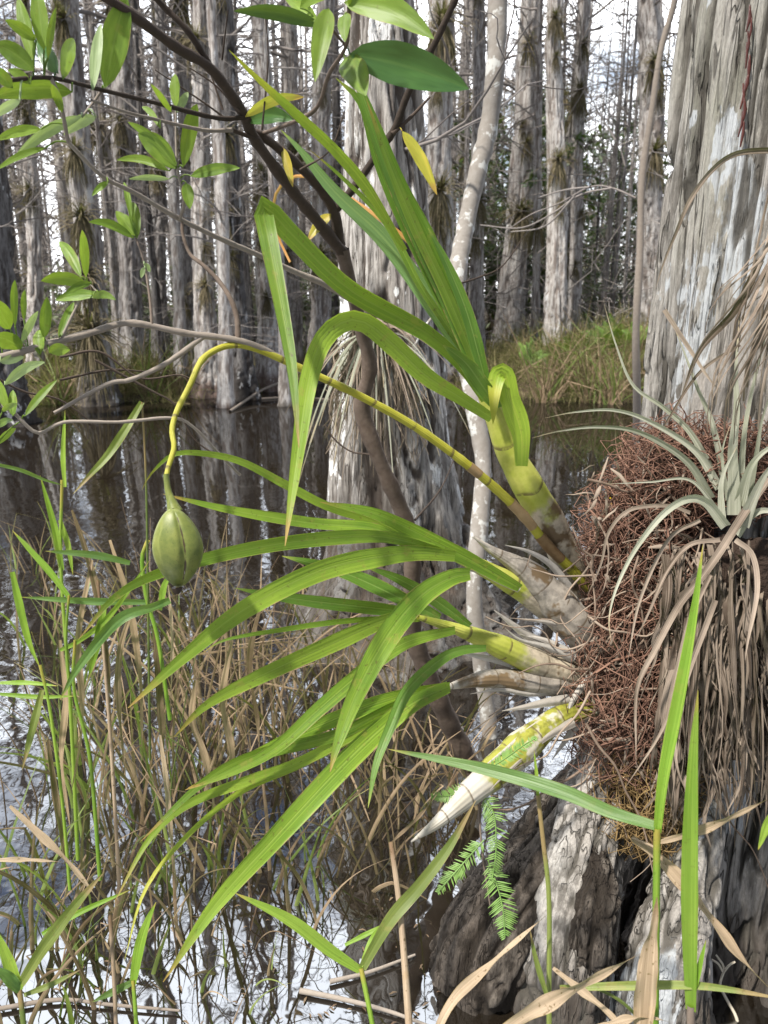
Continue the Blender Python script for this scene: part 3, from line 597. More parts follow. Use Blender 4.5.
m = MB(); m.tube(np.array([P(177, 588, 1.02), P(177.5, 591, 1.02), P(178, 594, 1.02)]), [.008, .006, .002], 10, .2); m.build('pod_tip', M['dark_stem'], pod)
# -- root basket
def tangle(mb, c, ext, n, ln, r, seed, down=0.0, flat=0.0):
    rg = np.random.RandomState(seed)
    for i in range(n):
        q = unit(rg.normal(size=3))*(.55+.5*rg.rand()**.6)
        p0 = c+q*ext; d = unit(rg.normal(size=3)+unit(q)*-.3+np.array([0, 0, -down]))
        pts = [p0]
        for k in range(7):
            o = (pts[-1]-c)/ext; d = unit(d+rg.normal(size=3)*.38-np.r_[o]*max(0, np.linalg.norm(o)-.85)*1.2+np.array([0, 0, -down*.25])); pts.append(pts[-1]+d*ln/7*(0.6+.8*rg.rand()))
        mb.tube(np.array(pts), r*(.55+.7*rg.rand()+(1.3 if rg.rand() < .06 else 0))*np.linspace(1, .5, 8), 4, rg.rand())
def lump(mb, c, ext, seed, nz_=36, na=48):
    V, TT = np.meshgrid(np.linspace(.02, .98, nz_), np.arange(na)/na*6.28318, indexing='ij'); s = np.sin(V*math.pi)
    d = np.stack([s*np.cos(TT), s*np.sin(TT), np.cos(V*math.pi)], -1); k = .62+.4*fbm(d[..., 0]*2.2, d[..., 1]*2.2, d[..., 2]*2.2, seed, 4)
    mb.grid(c+d*ext*k[..., None], None, fbm(d[..., 0]*9, d[..., 1]*9, d[..., 2]*9, seed, 3), True)
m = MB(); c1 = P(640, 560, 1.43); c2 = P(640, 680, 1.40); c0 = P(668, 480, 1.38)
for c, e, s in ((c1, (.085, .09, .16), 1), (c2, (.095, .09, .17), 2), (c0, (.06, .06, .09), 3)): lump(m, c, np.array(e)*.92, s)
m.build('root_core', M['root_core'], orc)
m = MB()
tangle(m, c1, np.array([.095, .10, .16]), 800, .22, .0012, 21); tangle(m, c2, np.array([.11, .10, .18]), 950, .24, .0012, 22, .3)
tangle(m, c0, np.array([.085, .08, .10]), 460, .17, .0012, 23); tangle(m, P(600, 640, 1.42), np.array([.03, .05, .14]), 200, .14, .0011, 24)
tangle(m, P(735, 470, 1.30), np.array([.10, .06, .06]), 400, .17, .0011, 26)
m.build('roots', M['root'], orc)
m = MB(); tangle(m, P(645, 790, 1.40), np.array([.075, .06, .085]), 480, .20, .0011, 25, .5); m.build('fine_roots', M['root_gold'], orc)
rg = random.Random(77); m = MB()
for i in range(85):
    x0, y0 = rg.uniform(585, 705), rg.uniform(470, 760); d = 1.34+rg.uniform(-.05, .06); x, y = x0, y0; a = rg.uniform(0, 6.28); q = [P(x, y, d)]
    for k in range(rg.randint(4, 8)):
        a += rg.gauss(0, .6); x += 20*math.cos(a); y += 20*math.sin(a)+8; d += rg.uniform(-.014, .014); q.append(P(x, y, d))
    m.tube(spline(q, 24), np.linspace(1, .4, 24)*rg.uniform(.0013, .003), 5, rg.random())
m.build('long_roots', M['root_tan'], orc)
m = MB()
for i in range(210):
    p0 = P(rg.uniform(592, 715), rg.uniform(455, 790), 1.33+rg.uniform(-.03, .05)); d = unit(np.array([rg.gauss(0, 1), rg.gauss(0, .5), rg.gauss(-.6, .8)])); l_ = rg.uniform(.012, .06)
    m.ribbon(np.array([p0, p0+d*l_*.35+[0, -.004, .003], p0+d*l_*.7+[0, -.003, 0], p0+d*l_]), np.array([.4, 1, .8, .1])*rg.uniform(.002, .008), unit(CP-p0+np.array([rg.gauss(0, .5), 0, rg.gauss(0, .5)])), rg.random(), 2, .4, 0, rg.uniform(-1, 1))
tag(m.build('caught_litter', M['air_dead'], orc), kind='stuff')

# ------------------------------------------------------------------ air plant on the big trunk
ac = P(732, 520, 1.22)
air = thing('air_plant', 'grey green air plant with long arching leaves above a skirt of dead ones', 'air plant', ac)
AL = [
 ([(711, 498), (687, 461), (641, 433), (600, 427), (560, 431), (532, 438)], 10, 1.22, 1.16), ([(720, 488), (695, 450), (649, 421), (614, 410), (575, 412), (545, 418)], 10, 1.23, 1.20),
 ([(712, 470), (690, 432), (663, 407), (633, 385), (616, 345), (604, 304)], 8, 1.26, 1.22), ([(724, 480), (716, 440), (709, 415), (698, 390), (684, 352), (672, 322)], 9, 1.25, 1.24),
 ([(734, 515), (734, 480), (733, 450), (737, 407), (736, 375), (739, 320)], 15, 1.2, 1.2), ([(741, 490), (744, 440), (751, 396), (766, 335), (775, 300)], 8, 1.22, 1.18),
 ([(748, 500), (757, 450), (762, 420), (775, 380)], 8, 1.2, 1.14), ([(726, 526), (706, 502), (687, 499), (663, 514), (636, 548), (617, 586), (609, 618), (611, 640)], 12, 1.18, 1.10),
 ([(736, 534), (752, 515), (770, 511), (800, 525)], 13, 1.18, 1.12), ([(740, 505), (752, 465), (775, 445), (800, 440)], 14, 1.2, 1.12), ([(722, 520), (722, 480), (735, 450), (738, 447)], 9, 1.19, 1.17),
 ([(742, 525), (762, 480), (785, 450)], 16, 1.17, 1.1), ([(728, 500), (722, 455), (730, 425)], 6, 1.22, 1.2), ([(718, 510), (690, 480), (650, 482), (605, 484)], 5, 1.22, 1.2),
]
for a in AL:
    oleaf(a[0], a[1]*.8, a[2], a[3], 'air_leaf', R.uniform(-.3, .3), .45, 1.0, .05, parent=air, pleat=0, wave=.03, tipk=.36)
for a in ([(768, 478), (744, 513), (722, 548), (701, 578), (679, 605), (655, 650), (637, 690), (636, 760)], 10, 1.16, 1.14), ([(690, 513), (668, 506), (630, 510), (609, 532), (601, 564), (587, 596)], 5, 1.2, 1.2), \
        ([(735, 540), (752, 555), (757, 590), (748, 640), (745, 660)], 7, 1.14, 1.12), ([(720, 540), (690, 545), (668, 570), (650, 610), (636, 640)], 6, 1.16, 1.13), ([(710, 575), (690, 620), (672, 690), (662, 730), (625, 788)], 6, 1.15, 1.13), \
        ([(715, 600), (680, 700), (676, 760), (690, 800)], 7, 1.15, 1.15), ([(700, 520), (668, 540), (640, 600), (628, 660)], 5, 1.18, 1.16), ([(740, 345), (700, 372), (668, 420), (640, 470)], 4, 1.24, 1.22):
    oleaf(a[0], a[1]*.72, a[2], a[3], 'air_dead', R.uniform(-.4, .4), .4, 1.0, .05, parent=air, name='dead_leaf', pleat=0, wave=.05)
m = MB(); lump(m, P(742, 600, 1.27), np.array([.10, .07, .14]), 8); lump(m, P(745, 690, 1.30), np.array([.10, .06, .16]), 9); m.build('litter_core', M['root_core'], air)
m = MB(); rg = random.Random(4)
for i in range(420):
    u, v = rg.random(), rg.random()**1.1; x0 = 664+128*u; y0 = 535+225*v+16*abs(u-.5); d = 1.225-.05*math.sin(min(1, u)*3.14)+.075*v+rg.uniform(-.03, .03)
    ln = rg.choice([35, 50, 70, 90, 120, 160])*rg.uniform(.8, 1.2); dx = (u-.5)*rg.uniform(-10, 40)-rg.uniform(-14, 16)
    y1 = min(y0+ln, 840+rg.uniform(-40, 10)); ln = max(20, y1-y0)
    p = spline([P(x0, y0, d+.03), P(x0+dx*.3+rg.uniform(-6, 6), y0+ln*.3, d), P(x0+dx*.7+rg.uniform(-9, 9), y0+ln*.68, d+rg.uniform(-.015, .02)), P(x0+dx+rg.uniform(-12, 12), y1, d+rg.uniform(-.02, .035))], 12)
    w_ = rg.choice([1, 1.5, 2, 3, 4, 6, 8])/F*d*rg.uniform(.7, 1.3); t_ = np.linspace(0, 1, 12)
    m.ribbon(p, w_*np.clip(1.1-t_**rg.choice([1, 3]), .1, 1), unit(CP-p), rg.random()**1.5, 3, rg.uniform(-.7, .7), 0, np.linspace(rg.uniform(-1.2, 1.2), rg.uniform(-2, 2), 12), .15)
m.build('dead_leaf_skirt', M['air_dead'], air)
# dead one hanging from higher up the trunk
hc = P(790, 215, 1.13)
hang = thing('air_plant', 'withered brown air plant drooping in long strips high on the big trunk', 'air plant', hc)
rg = random.Random(8); m = MB()
for i in range(60):
    x0, y0 = 785+rg.uniform(-12, 40), 190+rg.uniform(-25, 40); x1 = 690+110*rg.random()**.7; y1 = 370+rg.uniform(-60, 75)
    p = spline([P(x0, y0, 1.14), P((x0+x1)/2+rg.uniform(0, 26), y0+(y1-y0)*.42, 1.10), P(x1+6, y0+(y1-y0)*.8, 1.12), P(x1, y1, 1.15)], 14)
    m.ribbon(p, rg.choice([2, 3, 4, 6])/F*1.1*np.linspace(1.1, .3, 14), unit(CP-p), rg.random()**1.4, 3, .4, 0, np.linspace(rg.uniform(-1, 1), rg.uniform(-1, 1), 14))
m.build('dead_leaf_skirt', M['air_dead'], hang)
for a in ([(800, 152), (768, 150), (735, 154), (712, 170), (690, 200), (675, 235), (664, 262), (655, 290)], 5, 1.13, 1.2), ([(760, 260), (735, 310), (700, 350), (680, 400)], 7, 1.12, 1.18), ([(664, 310), (690, 350), (710, 380), (722, 392)], 4, 1.2, 1.2):
    oleaf(a[0], a[1], a[2], a[3], 'air_dead', .3, .4, 1, .05, parent=hang, name='dead_leaf', pleat=0)

# ------------------------------------------------------------------ air plants on other trunks
def airplant_mesh(seed, n=60, dead=50, out=(0, -1, 0)):
    rg = random.Random(seed); m = MB()
    for i in range(n):
        a, e = rg.uniform(-1.9, 1.9), rg.uniform(-.2, 1.4); d = np.array([math.sin(a)*math.cos(e), -math.cos(a)*math.cos(e)*.9-.1, math.sin(e)])
        ln = rg.uniform(.5, 1.0); p = np.array([d*ln*t_+np.array([0, 0, -.45*ln*t_*t_*rg.uniform(.5, 1.3)]) for t_ in np.linspace(0, 1, 8)])
        m.ribbon(p, .048*np.linspace(1, .08, 8), np.array([.1, -.5, .85]), rg.random(), 2, .4)
    for i in range(dead):
        a = rg.uniform(-1.7, 1.7); d = np.array([math.sin(a)*.35, -math.cos(a)*.3-.05, -.1]); ln = rg.uniform(.5, 1.2)
        p = np.array([d*(t_**.5)*rg.uniform(.8, 1.1)+np.array([0, 0, -ln*t_]) for t_ in np.linspace(0, 1, 7)])
        m.ribbon(p, .05*np.linspace(1, .2, 7), np.array([0, -1, .1]), rg.random()**1.5, 2, .4, 0, rg.uniform(-.8, .8))
    return m
AP = [airplant_mesh(k).build('air_plant', M['air_far']) for k in range(4)]
apu = [False]*4; apn = [0]
def put_air(p, s, label=None, grp=None, rz=0):
    k = apn[0] % 4; apn[0] += 1
    if not apu[k]: o = AP[k]; apu[k] = True
    else: o = AP[k].copy(); COL.objects.link(o)
    o.location = p; o.scale = (s, s, s); o.rotation_euler = (0, 0, rz)
    tag(o, label, 'air plant', grp); return o
def on_tree(i, py):
    axis, rf, Y = AX[i][1:] if isinstance(i, int) else i
    z = CH; 
    for _ in range(5):
        c = axis(np.array([z]))[0]; r = rf(np.array([z]))[0]; y = c[1]-r; rr = ray(384, py); z = CH+rr[2]*y/rr[1]
    return np.array([c[0], y, z])
for i, y, s, lb in ((10, 42, .17, 'spiky air plant high on the leaning pale cypress'), (10, 212, .26, 'shaggy drooping air plant low on the leaning pale cypress'), (11, 160, .2, 'long shaggy air plant halfway up the straight pale cypress'),
                    (11, 56, .09, 'small dark air plant near the top of the straight pale cypress'), (12, 44, .12, 'yellowish round air plant near the top of the slender whitish cypress'), (12, 105, .07, 'tiny dark air plant on the bend of the slender whitish cypress'),
                    (8, 22, .3, 'dark shaggy air plant at the very top of the frame above the dark leaf'), (8, 190, .26, 'air plant low on the pale cypress behind the orchid leaves'), (14, 60, .22, 'air plant high on the grey cypress beside the big trunk'), (14, 150, .24, 'air plant midway on the grey cypress beside the big trunk'),
                    (0, 150, .16, 'grey air plant high on the shaggy cypress at upper left'), (0, 215, .2, 'spiky air plant midway on the shaggy cypress at upper left'), (0, 275, .22, 'dark air plant low on the shaggy cypress at upper left'), (0, 330, .32, 'large sprawling air plant at the foot of the shaggy cypress'),
                    (3, 135, .15, 'small air plant above the hanging leaf cluster on the dark flaked cypress'), (4, 235, .16, 'dark air plant low on the pale slim cypress'), (6, 190, .13, 'small air plant on the thin whitish cypress by the left edge'), (13, 255, .22, 'air plant low on the grey cypress left of the streaked trunk'),
                    (5, 150, .14, 'small air plant on the thin grey cypress behind the reddish one'), (1, 120, .14, 'dark air plant on the darker cypress at upper left')):
    put_air(on_tree(i, y), s*2.3, lb)
rg = random.Random(31)
near_ = [q for q in placed if q[1] < 27]
for i, (bx, by, tx, wb, *_r) in enumerate(TREES):
    for k in range(3):
        q = on_tree(i, rg.uniform(-30, 300)); put_air(q+np.array([rg.uniform(-.08, .08), 0, 0]), rg.uniform(.2, .5), 'small spiky air plant clinging to one of the distant trunks', 'air plants on the distant trunks', rg.uniform(-1, 1))
for i in range(150):
    x, y = rg.choice(near_); z = rg.uniform(.5, 6)
    put_air((x, y-.15, z), rg.uniform(.35, .85), 'small spiky air plant clinging to one of the distant trunks', 'air plants on the distant trunks', rg.uniform(-.5, .5))
# bigger one on the streaked trunk: each leaf a part
mc = on_tree((mid_ax, mid_r, mid_Y), 335)+np.array([-.04, -.02, 0])
ap2 = thing('air_plant', 'broad air plant with pale curling leaves on the white streaked trunk', 'air plant', mc)
rg = random.Random(12)
for i in range(44):
    a, e = rg.uniform(-1.7, 1.7), rg.uniform(-.3, 1.0); d = np.array([math.sin(a)*math.cos(e), -math.cos(a)*math.cos(e)*.8-.1, math.sin(e)]); ln = rg.uniform(.2, .36); g_ = rg.uniform(.5, 1.6)
    p = mc+np.array([d*ln*t_+np.array([0, 0, -g_*ln*t_*t_]) for t_ in np.linspace(0, 1, 12)])
    m = MB(); m.ribbon(p, .012*np.linspace(1, .12, 12), np.array([.1, -.5, .85]), rg.random(), 3, .4); m.build('leaf', M['air_leaf' if i % 3 else 'air_dead'], ap2)
m = MB()
for i in range(130):
    a = rg.uniform(-1.8, 1.8); z0 = rg.uniform(-.05, .06); ln = rg.uniform(.18, .46); q = np.array([math.sin(a)*.17, -math.cos(a)*.1-.02, 0])
    p = mc+np.array([q*(t_**.45)*rg.uniform(.8, 1.15)+np.array([0, 0, z0-ln*t_+.06*math.sin(t_*3)]) for t_ in np.linspace(0, 1, 10)])
    m.ribbon(p, rg.uniform(.004, .012)*np.linspace(1, .25, 10), np.array([0, -1, .1]), rg.random()**1.5, 2, .4, 0, rg.uniform(-.8, .8))
m.build('dead_leaf_skirt', M['air_dead'], ap2)
p = spline([P(440, 275, 2.2), P(405, 238, 2.15), P(360, 205, 2.15), P(320, 180, 2.2), P(290, 178, 2.3), P(274, 200, 2.35), P(278, 235, 2.4), P(290, 262, 2.4)], 26)
m = MB(); m.ribbon(p, .014*np.linspace(1, .5, 26), unit(CP-p), .4, 3, .4); m.build('dead_leaf', M['air_orange'], ap2)
# ------------------------------------------------------------------ leafy shrub with dark forked stem
def ell_leaf(mb, base, tip, wpx, d0, d1, roll, bend=None, tone=None):
    n = 12; a, b = P(base[0], base[1], d0), P(tip[0], tip[1], d1); t_ = np.linspace(0, 1, n)
    ln = np.linalg.norm(b-a); bd = R.uniform(.02, .12) if bend is None else bend
    p = a+(b-a)*t_[:, None]+(np.array([0, 0, 1])*bd*ln)*np.sin(t_*math.pi)[:, None]
    w_ = wpx/F*(d0+d1)/2*np.sin(math.pi*np.clip(t_, .0, 1)**.85)**.75+.0008
    mb.ribbon(p, w_, unit(CP-p), R.random() if tone is None else tone, 6, -.25, 0, roll, .04)
shr = thing('leafy_shrub', 'leafy shrub with dark forked stem leaning across the top left of the picture', 'shrub', G(470, 768))
TW = []   # every twig: sampled px points with depth
def twig(pts, w0, w1, d0, d1, mat, parent, name='branch', wob=.6):
    n = max(8, 5*len(pts)); p = dpath(pts, d0, d1, n); dd = (p-CP)@FW
    r = np.linspace(w0, w1, n)/F*dd/2*(1+.12*np.array([R.uniform(-1, 1) for _ in range(n)]))
    m = MB(); m.tube(p, r, 8, R.random()); o = m.build(name, mat, parent)
    k = (p-CP)@RT/dd*F+384; l_ = 512-(p-CP)@UP/dd*F
    TW.append(np.stack([k, l_, dd], -1)); return o
S = shr
stem = twig([(472, 770, 2.06), (455, 735, 2.0), (437, 695, 1.92), (415, 640, 1.84), (412, 600, 1.78), (412, 550, 1.72), (402, 512, 1.68), (379, 459, 1.62), (362, 408, 1.58), (370, 368, 1.54), (360, 324, 1.5), (352, 290, 1.46), (342, 250, 1.42)], 21, 14, 0, 0, M['brown_stem'], S, 'stem')
twig([(342, 252, 1.42), (318, 222, 1.36), (290, 188, 1.28), (254, 138, 1.18), (244, 115, 1.14), (212, 70, 1.06), (176, 47, 1.0), (135, 17, .94), (100, -6, .9)], 12, 10, 0, 0, M['dark_stem'], S)
twig([(340, 245, 1.42), (334, 212, 1.38), (318, 186, 1.33), (291, 159, 1.26), (262, 136, 1.2), (252, 133, 1.18)], 11, 9, 0, 0, M['dark_stem'], S)
twig([(212, 70, 1.06), (190, 34, 1.02), (165, 8, 1.0), (150, -8, .98)], 7, 6, 0, 0, M['dark_stem'], S)
twig([(334, 212, 1.38), (352, 190, 1.36), (365, 172, 1.35), (380, 150, 1.33), (395, 128, 1.31), (409, 91, 1.28), (433, 47, 1.24), (457, -4, 1.2)], 8, 7, 0, 0, M['dark_stem'], S)
twig([(392, 134, 1.31), (410, 118, 1.31), (430, 97, 1.32)], 5, 2, 0, 0, M['dark_stem'], S)
twig([(246, 117, 1.14), (217, 118, 1.1), (152, 102, 1.0), (102, 90, .92), (51, 78, .85), (0, 81, .8)], 5, 4, 0, 0, M['dark_stem'], S)
twig([(232, 130, 1.14), (203, 130, 1.1), (146, 117, 1.0), (120, 110, .95), (91, 100, .9)], 4, 2.5, 0, 0, M['grey_twig'], S)
twig([(258, 140, 1.18), (232, 130, 1.14)], 5, 4, 0, 0, M['dark_stem'], S)
twig([(352, 300, 1.46), (324, 284, 1.40), (291, 270, 1.35), (261, 256, 1.3), (217, 237, 1.22), (176, 217, 1.15), (135, 193, 1.08), (102, 176, 1.03), (68, 142, .98)], 7, 4, 0, 0, M['grey_twig'], S)
twig([(262, 134, 1.2), (298, 120, 1.1), (318, 106, 1.04), (329, 74, .98), (346, 46, .92), (349, 8, .88)], 4, 4, 0, 0, M['brown_stem'], S)
twig([(346, 46, .92), (330, 28, .9), (318, 22, .88)], 3, 2.5, 0, 0, M['brown_stem'], S)
twig([(180, 219, 1.15), (184, 200, 1.12), (178, 172, 1.1), (176, 140, 1.09), (176, 108, 1.08)], 3.5, 2, 0, 0, M['grey_twig'], S)
twig([(51, 78, .85), (60, 100, .86), (68, 142, .9)], 4, 4, 0, 0, M['grey_twig'], S)
twig([(102, 90, .92), (95, 100, .92), (82, 117, .9)], 3, 2, 0, 0, M['grey_twig'], S)
for a in ([(223, 110), (205, 60), (180, 20)], [(225, 118), (200, 100), (155, 70)], [(240, 112), (215, 85), (190, 68)], [(222, 60), (228, 10)], [(262, 130), (268, 60), (265, 10)], [(300, 170), (330, 150), (345, 110)]):
    twig(a, 2.2, 1.2, 1.12, 1.08, M['dark_stem'], S)
LF = [ # base, tip, width, mat
 ((105, 88), (127, -3), 28, 'g'), ((93, 90), (101, 24), 11, 'p'), ((72, 92), (-8, 97), 21, 'g'), ((44, 50), (36, -14), 17, 'g'), ((58, 73), (37, 41), 19, 'd'), ((63, 79), (74, 39), 14, 'g'), ((34, 71), (-6, 44), 20, 'g'), ((33, 60), (18, -3), 14, 'g'),
 ((82, 116), (12, 161), 11, 'p'), ((96, 117), (64, 135), 12, 'y2'), ((41, 129), (-4, 140), 10, 'g'), ((45, 148), (-4, 170), 7, 'g'), ((175, 169), (138, 134), 22, 'g'), ((176, 166), (128, 122), 10, 'g'), ((183, 167), (197, 104), 16, 'g'), ((169, 171), (117, 160), 8, 'g'),
 ((169, 179), (129, 179), 6, 'p'), ((191, 176), (240, 168), 12, 'g'), ((186, 183), (190, 209), 12, 'g'), ((171, 112), (151, 84), 6, 'g'), ((176, 107), (175, 74), 11, 'g'), ((178, 112), (188, 92), 8, 'y2'), ((160, 128), (142, 107), 6, 'g'), ((36, 40), (5, 20), 12, 'g'), ((48, 58), (56, 8), 7, 'g'), ((30, 84), (8, 70), 10, 'g'),
 ((345, 3), (434, 39), 28, 'g'), ((350, 54), (469, 89), 40, 'd'), ((345, 58), (366, 96), 28, 'p2'), ((329, 9), (315, 82), 21, 'p2'), ((322, 26), (234, 11), 15, 'd'), ((318, 22), (282, -6), 13, 'g'), ((345, 14), (345, 42), 15, 'p2'), ((246, 121), (293, 120), 17, 'd2'), ((245, 117), (304, 97), 11, 'y'), ((402, 131), (437, 195), 14, 'y'), ((331, 214), (308, 241), 12, 'y'), ((283, 148), (293, 187), 9, 'y'), ((349, 8), (372, -20), 18, 'g'), ((300, 8), (345, -12), 16, 'g'),
 ((12, 88), (-10, 70), 14, 'g'), ((62, 112), (52, 84), 9, 'g'), ((20, 100), (-6, 118), 9, 'p'), ((108, 182), (92, 196), 6, 'g')]
MT = {'g': 'shrub_leaf', 'd': 'shrub_leaf_dark', 'p': 'shrub_leaf_pale', 'p2': 'shrub_leaf', 'y': 'shrub_leaf_yellow', 'y2': 'shrub_leaf_pale', 'd2': 'shrub_leaf_dark'}
def leafset(LF, parent):
    A = np.vstack(TW)
    for b, tp, w_, k in LF:
        i = np.argmin((A[:, 0]-b[0])**2+(A[:, 1]-b[1])**2); d = A[i, 2]-.005
        m = MB(); ell_leaf(m, b, tp, w_*.95, d, d-R.uniform(-.03, .06), R.uniform(-.5, .5))
        q = P(A[i, 0], A[i, 1], A[i, 2]); e = P(b[0], b[1], d)
        if np.linalg.norm(q-e) > .002: m.tube(spline([q, (q+e)/2+np.array([0, 0, .004]), e], 5), .0011, 5, .6)
        m.build('leaf', M[MT[k]], parent)
leafset(LF, shr)
# second shrub at the left, grey branch
TW.clear()
sh2 = thing('leafy_shrub', 'shrub at the left edge with a bare grey branch reaching the flower stalk', 'shrub', P(-230, 700, 1.3)*np.array([1, 1, 0])); S = sh2
o0 = ORG[sh2.name]; base = np.array([o0[0], o0[1], -.1])
m = MB(); m.tube(spline([base, base+[.03, 0, .45], base+[.1, -.02, .8], P(-30, 362, 1.0)], 20), np.linspace(.014, .007, 20), 8, .5); m.build('stem', M['grey_twig'], sh2)
twig([(-30, 362, 1.0), (0, 357, 1.0), (45, 345, 1.02), (90, 333, 1.05), (130, 323, 1.07), (185, 333, 1.1), (240, 341, 1.13), (275, 355, 1.16), (300, 370, 1.2)], 7, 6.5, 0, 0, M['grey_twig'], S)
twig([(203, 337, 1.11), (165, 364, 1.10), (130, 380, 1.09), (108, 384, 1.08), (54, 413, 1.05)], 6, 3.5, 0, 0, M['grey_twig'], S)
twig([(238, 341, 1.13), (237, 318, 1.13), (230, 298, 1.13), (218, 280, 1.14), (203, 265, 1.14), (190, 254, 1.15), (183, 235, 1.15), (182, 222, 1.15)], 6, 3, 0, 0, M['brown_stem'], S)
twig([(0, 405, 1.1), (15, 414, 1.1), (38, 433, 1.12), (65, 422, 1.13), (120, 422, 1.15), (170, 418, 1.18), (192, 426, 1.2), (225, 460, 1.25), (240, 475, 1.28)], 3.5, 3, 0, 0, M['grey_twig'], S)
twig([(-30, 362, 1.0), (-20, 390, 1.05), (0, 405, 1.1)], 4, 3.5, 0, 0, M['grey_twig'], S)
twig([(60, 341, 1.03), (75, 310, 1.03), (88, 285, 1.03), (97, 292, 1.03)], 3, 2, 0, 0, M['grey_twig'], S)
twig([(152, 327, 1.08), (150, 300, 1.08), (144, 262, 1.08), (136, 238, 1.08)], 3, 2, 0, 0, M['brown_stem'], S)
for a in ([(60, 357), (100, 352), (140, 378), (180, 375), (200, 385)], [(95, 360), (150, 390), (175, 405), (195, 440), (222, 458)], [(60, 380), (110, 370), (150, 372)], [(0, 380), (25, 392), (60, 400), (95, 425)]):
    twig(a, 2.6, 1.5, 1.25, 1.35, M['dark_stem'], S)
LF2 = [((86, 283), (41, 281), 15, 'g'), ((98, 295), (55, 300), 12, 'g'), ((81, 277), (59, 242), 11, 'g'), ((86, 277), (82, 230), 10, 'g'), ((93, 298), (116, 300), 8, 'g'), ((91, 283), (65, 294), 7, 'g'), ((10, 329), (-8, 298), 18, 'g'), ((21, 349), (-8, 338), 20, 'g'), ((15, 326), (15, 280), 7, 'g'),
 ((24, 320), (25, 290), 6, 'g'), ((22, 342), (38, 311), 8, 'p'), ((44, 338), (47, 297), 12, 'g'), ((59, 338), (74, 302), 8, 'g'), ((40, 355), (39, 330), 12, 'g'), ((50, 353), (70, 350), 14, 'g'), ((5, 385), (45, 362), 10, 'p'), ((0, 362), (24, 357), 9, 'p'), ((25, 416), (57, 380), 8, 'g'), ((13, 416), (13, 390), 9, 'g'), ((7, 409), (-3, 378), 10, 'g'),
 ((-3, 427), (13, 420), 7, 'g'), ((-3, 444), (16, 428), 7, 'g'), ((2, 412), (18, 404), 6, 'g'), ((133, 238), (89, 222), 9, 'g'), ((135, 236), (116, 211), 14, 'p2'), ((137, 238), (133, 202), 11, 'g'), ((131, 218), (124, 182), 6, 'g'), ((-3, 320), (-12, 350), 18, 'g'), ((144, 264), (150, 272), 6, 'y2'), ((145, 268), (141, 278), 5, 'y2')]
leafset(LF2, sh2)
# pale crooked sapling, thin grey sapling, bare twigs
def sapling(name, label, cat, pts, w0, w1, mat, extra=()):
    b = P(*pts[0]); t_ = thing(name, label, cat, (b[0], b[1], 0)); n = 6*len(pts)
    p = spline([P(*q) for q in pts], n); dd = (p-CP)@FW; r = np.linspace(w0, w1, n)/F*dd/2*(1+.1*(vn(np.arange(n)*.9, 0, 0, 3)-.5)*2)
    m = MB(); m.tube(p, r, 14, .5); m.build('stem', mat, t_)
    for e in extra: twig(*e, mat, t_)
    return t_
sapling('crooked_sapling', 'crooked pale sapling with lichen, rising behind the orchid stem', 'sapling', [(491, 745, 2.4), (486, 700, 2.38), (478, 640, 2.35), (474, 590, 2.33), (480, 520, 2.35), (483, 460, 2.38), (473, 400, 2.4), (462, 340, 2.45), (456, 285, 2.5), (466, 225, 2.55), (478, 170, 2.55), (489, 125, 2.55), (496, 60, 2.5), (498, 0, 2.48), (503, -90, 2.4), (500, -260, 2.3)], 16, 20, M['lichen_stem'],
        [([(456, 300, 2.5), (430, 320, 2.4), (415, 345, 2.4)], 4, 2, 0, 0)])
sapling('lichened_stick', 'short leaning stick with white lichen in the water under the orchid bulbs', 'stick', [(475, 772, 2.3), (462, 745, 2.28), (446, 715, 2.27), (430, 680, 2.26), (421, 655, 2.25), (414, 625, 2.25)], 20, 13, M['lichen_stem'])
sapling('thin_sapling', 'thin grey sapling standing close against the left side of the big trunk', 'sapling', [(636, 470, 4.2), (637, 400, 4.2), (636, 330, 4.2), (640, 250, 4.2), (642, 180, 4.15), (652, 110, 4.1), (661, 50, 4.05), (675, 0, 4.0), (684, -60, 3.9)], 8, 5.5, M['grey_twig'])
b = P(500, 262, 5.2); tw = thing('bare_twig', 'dead whitish twigs reaching out beside the thin grey sapling', 'twig', b)
for a in ([(636, 198), (612, 188), (590, 187), (560, 203), (530, 215), (505, 232)], [(612, 188), (580, 195), (550, 215), (520, 228), (480, 225)], [(590, 187), (565, 190), (540, 197)], [(575, 196), (545, 226), (510, 232)]):
    twig(a, 2.2, 1, 4.2, 4.6, M['bare_twig'], tw)
b = P(384, 270, 2.4); tw = thing('bare_twig', 'fine dark twig curving between the streaked trunk and the leaning pale cypress', 'twig', b)
twig([(455, 285, 2.46), (480, 277, 2.5), (500, 268, 2.5), (515, 250, 2.5), (522, 238, 2.5)], 2.2, 1, 0, 0, M['dark_stem'], tw)
b = P(325, 425, 2.2); tw = thing('bare_twig', 'small dark twig in front of the streaked trunk below the flower stalk', 'twig', b)
twig([(412, 560, 1.75), (395, 500, 1.9), (378, 459, 1.95), (352, 452, 2.0), (335, 440, 2.0), (325, 425, 2.0)], 2.4, 1.6, 0, 0, M['dark_stem'], tw)
twig([(415, 520, 1.9), (440, 490, 2.0), (455, 457, 2.1)], 2.4, 1, 0, 0, M['dark_stem'], tw)
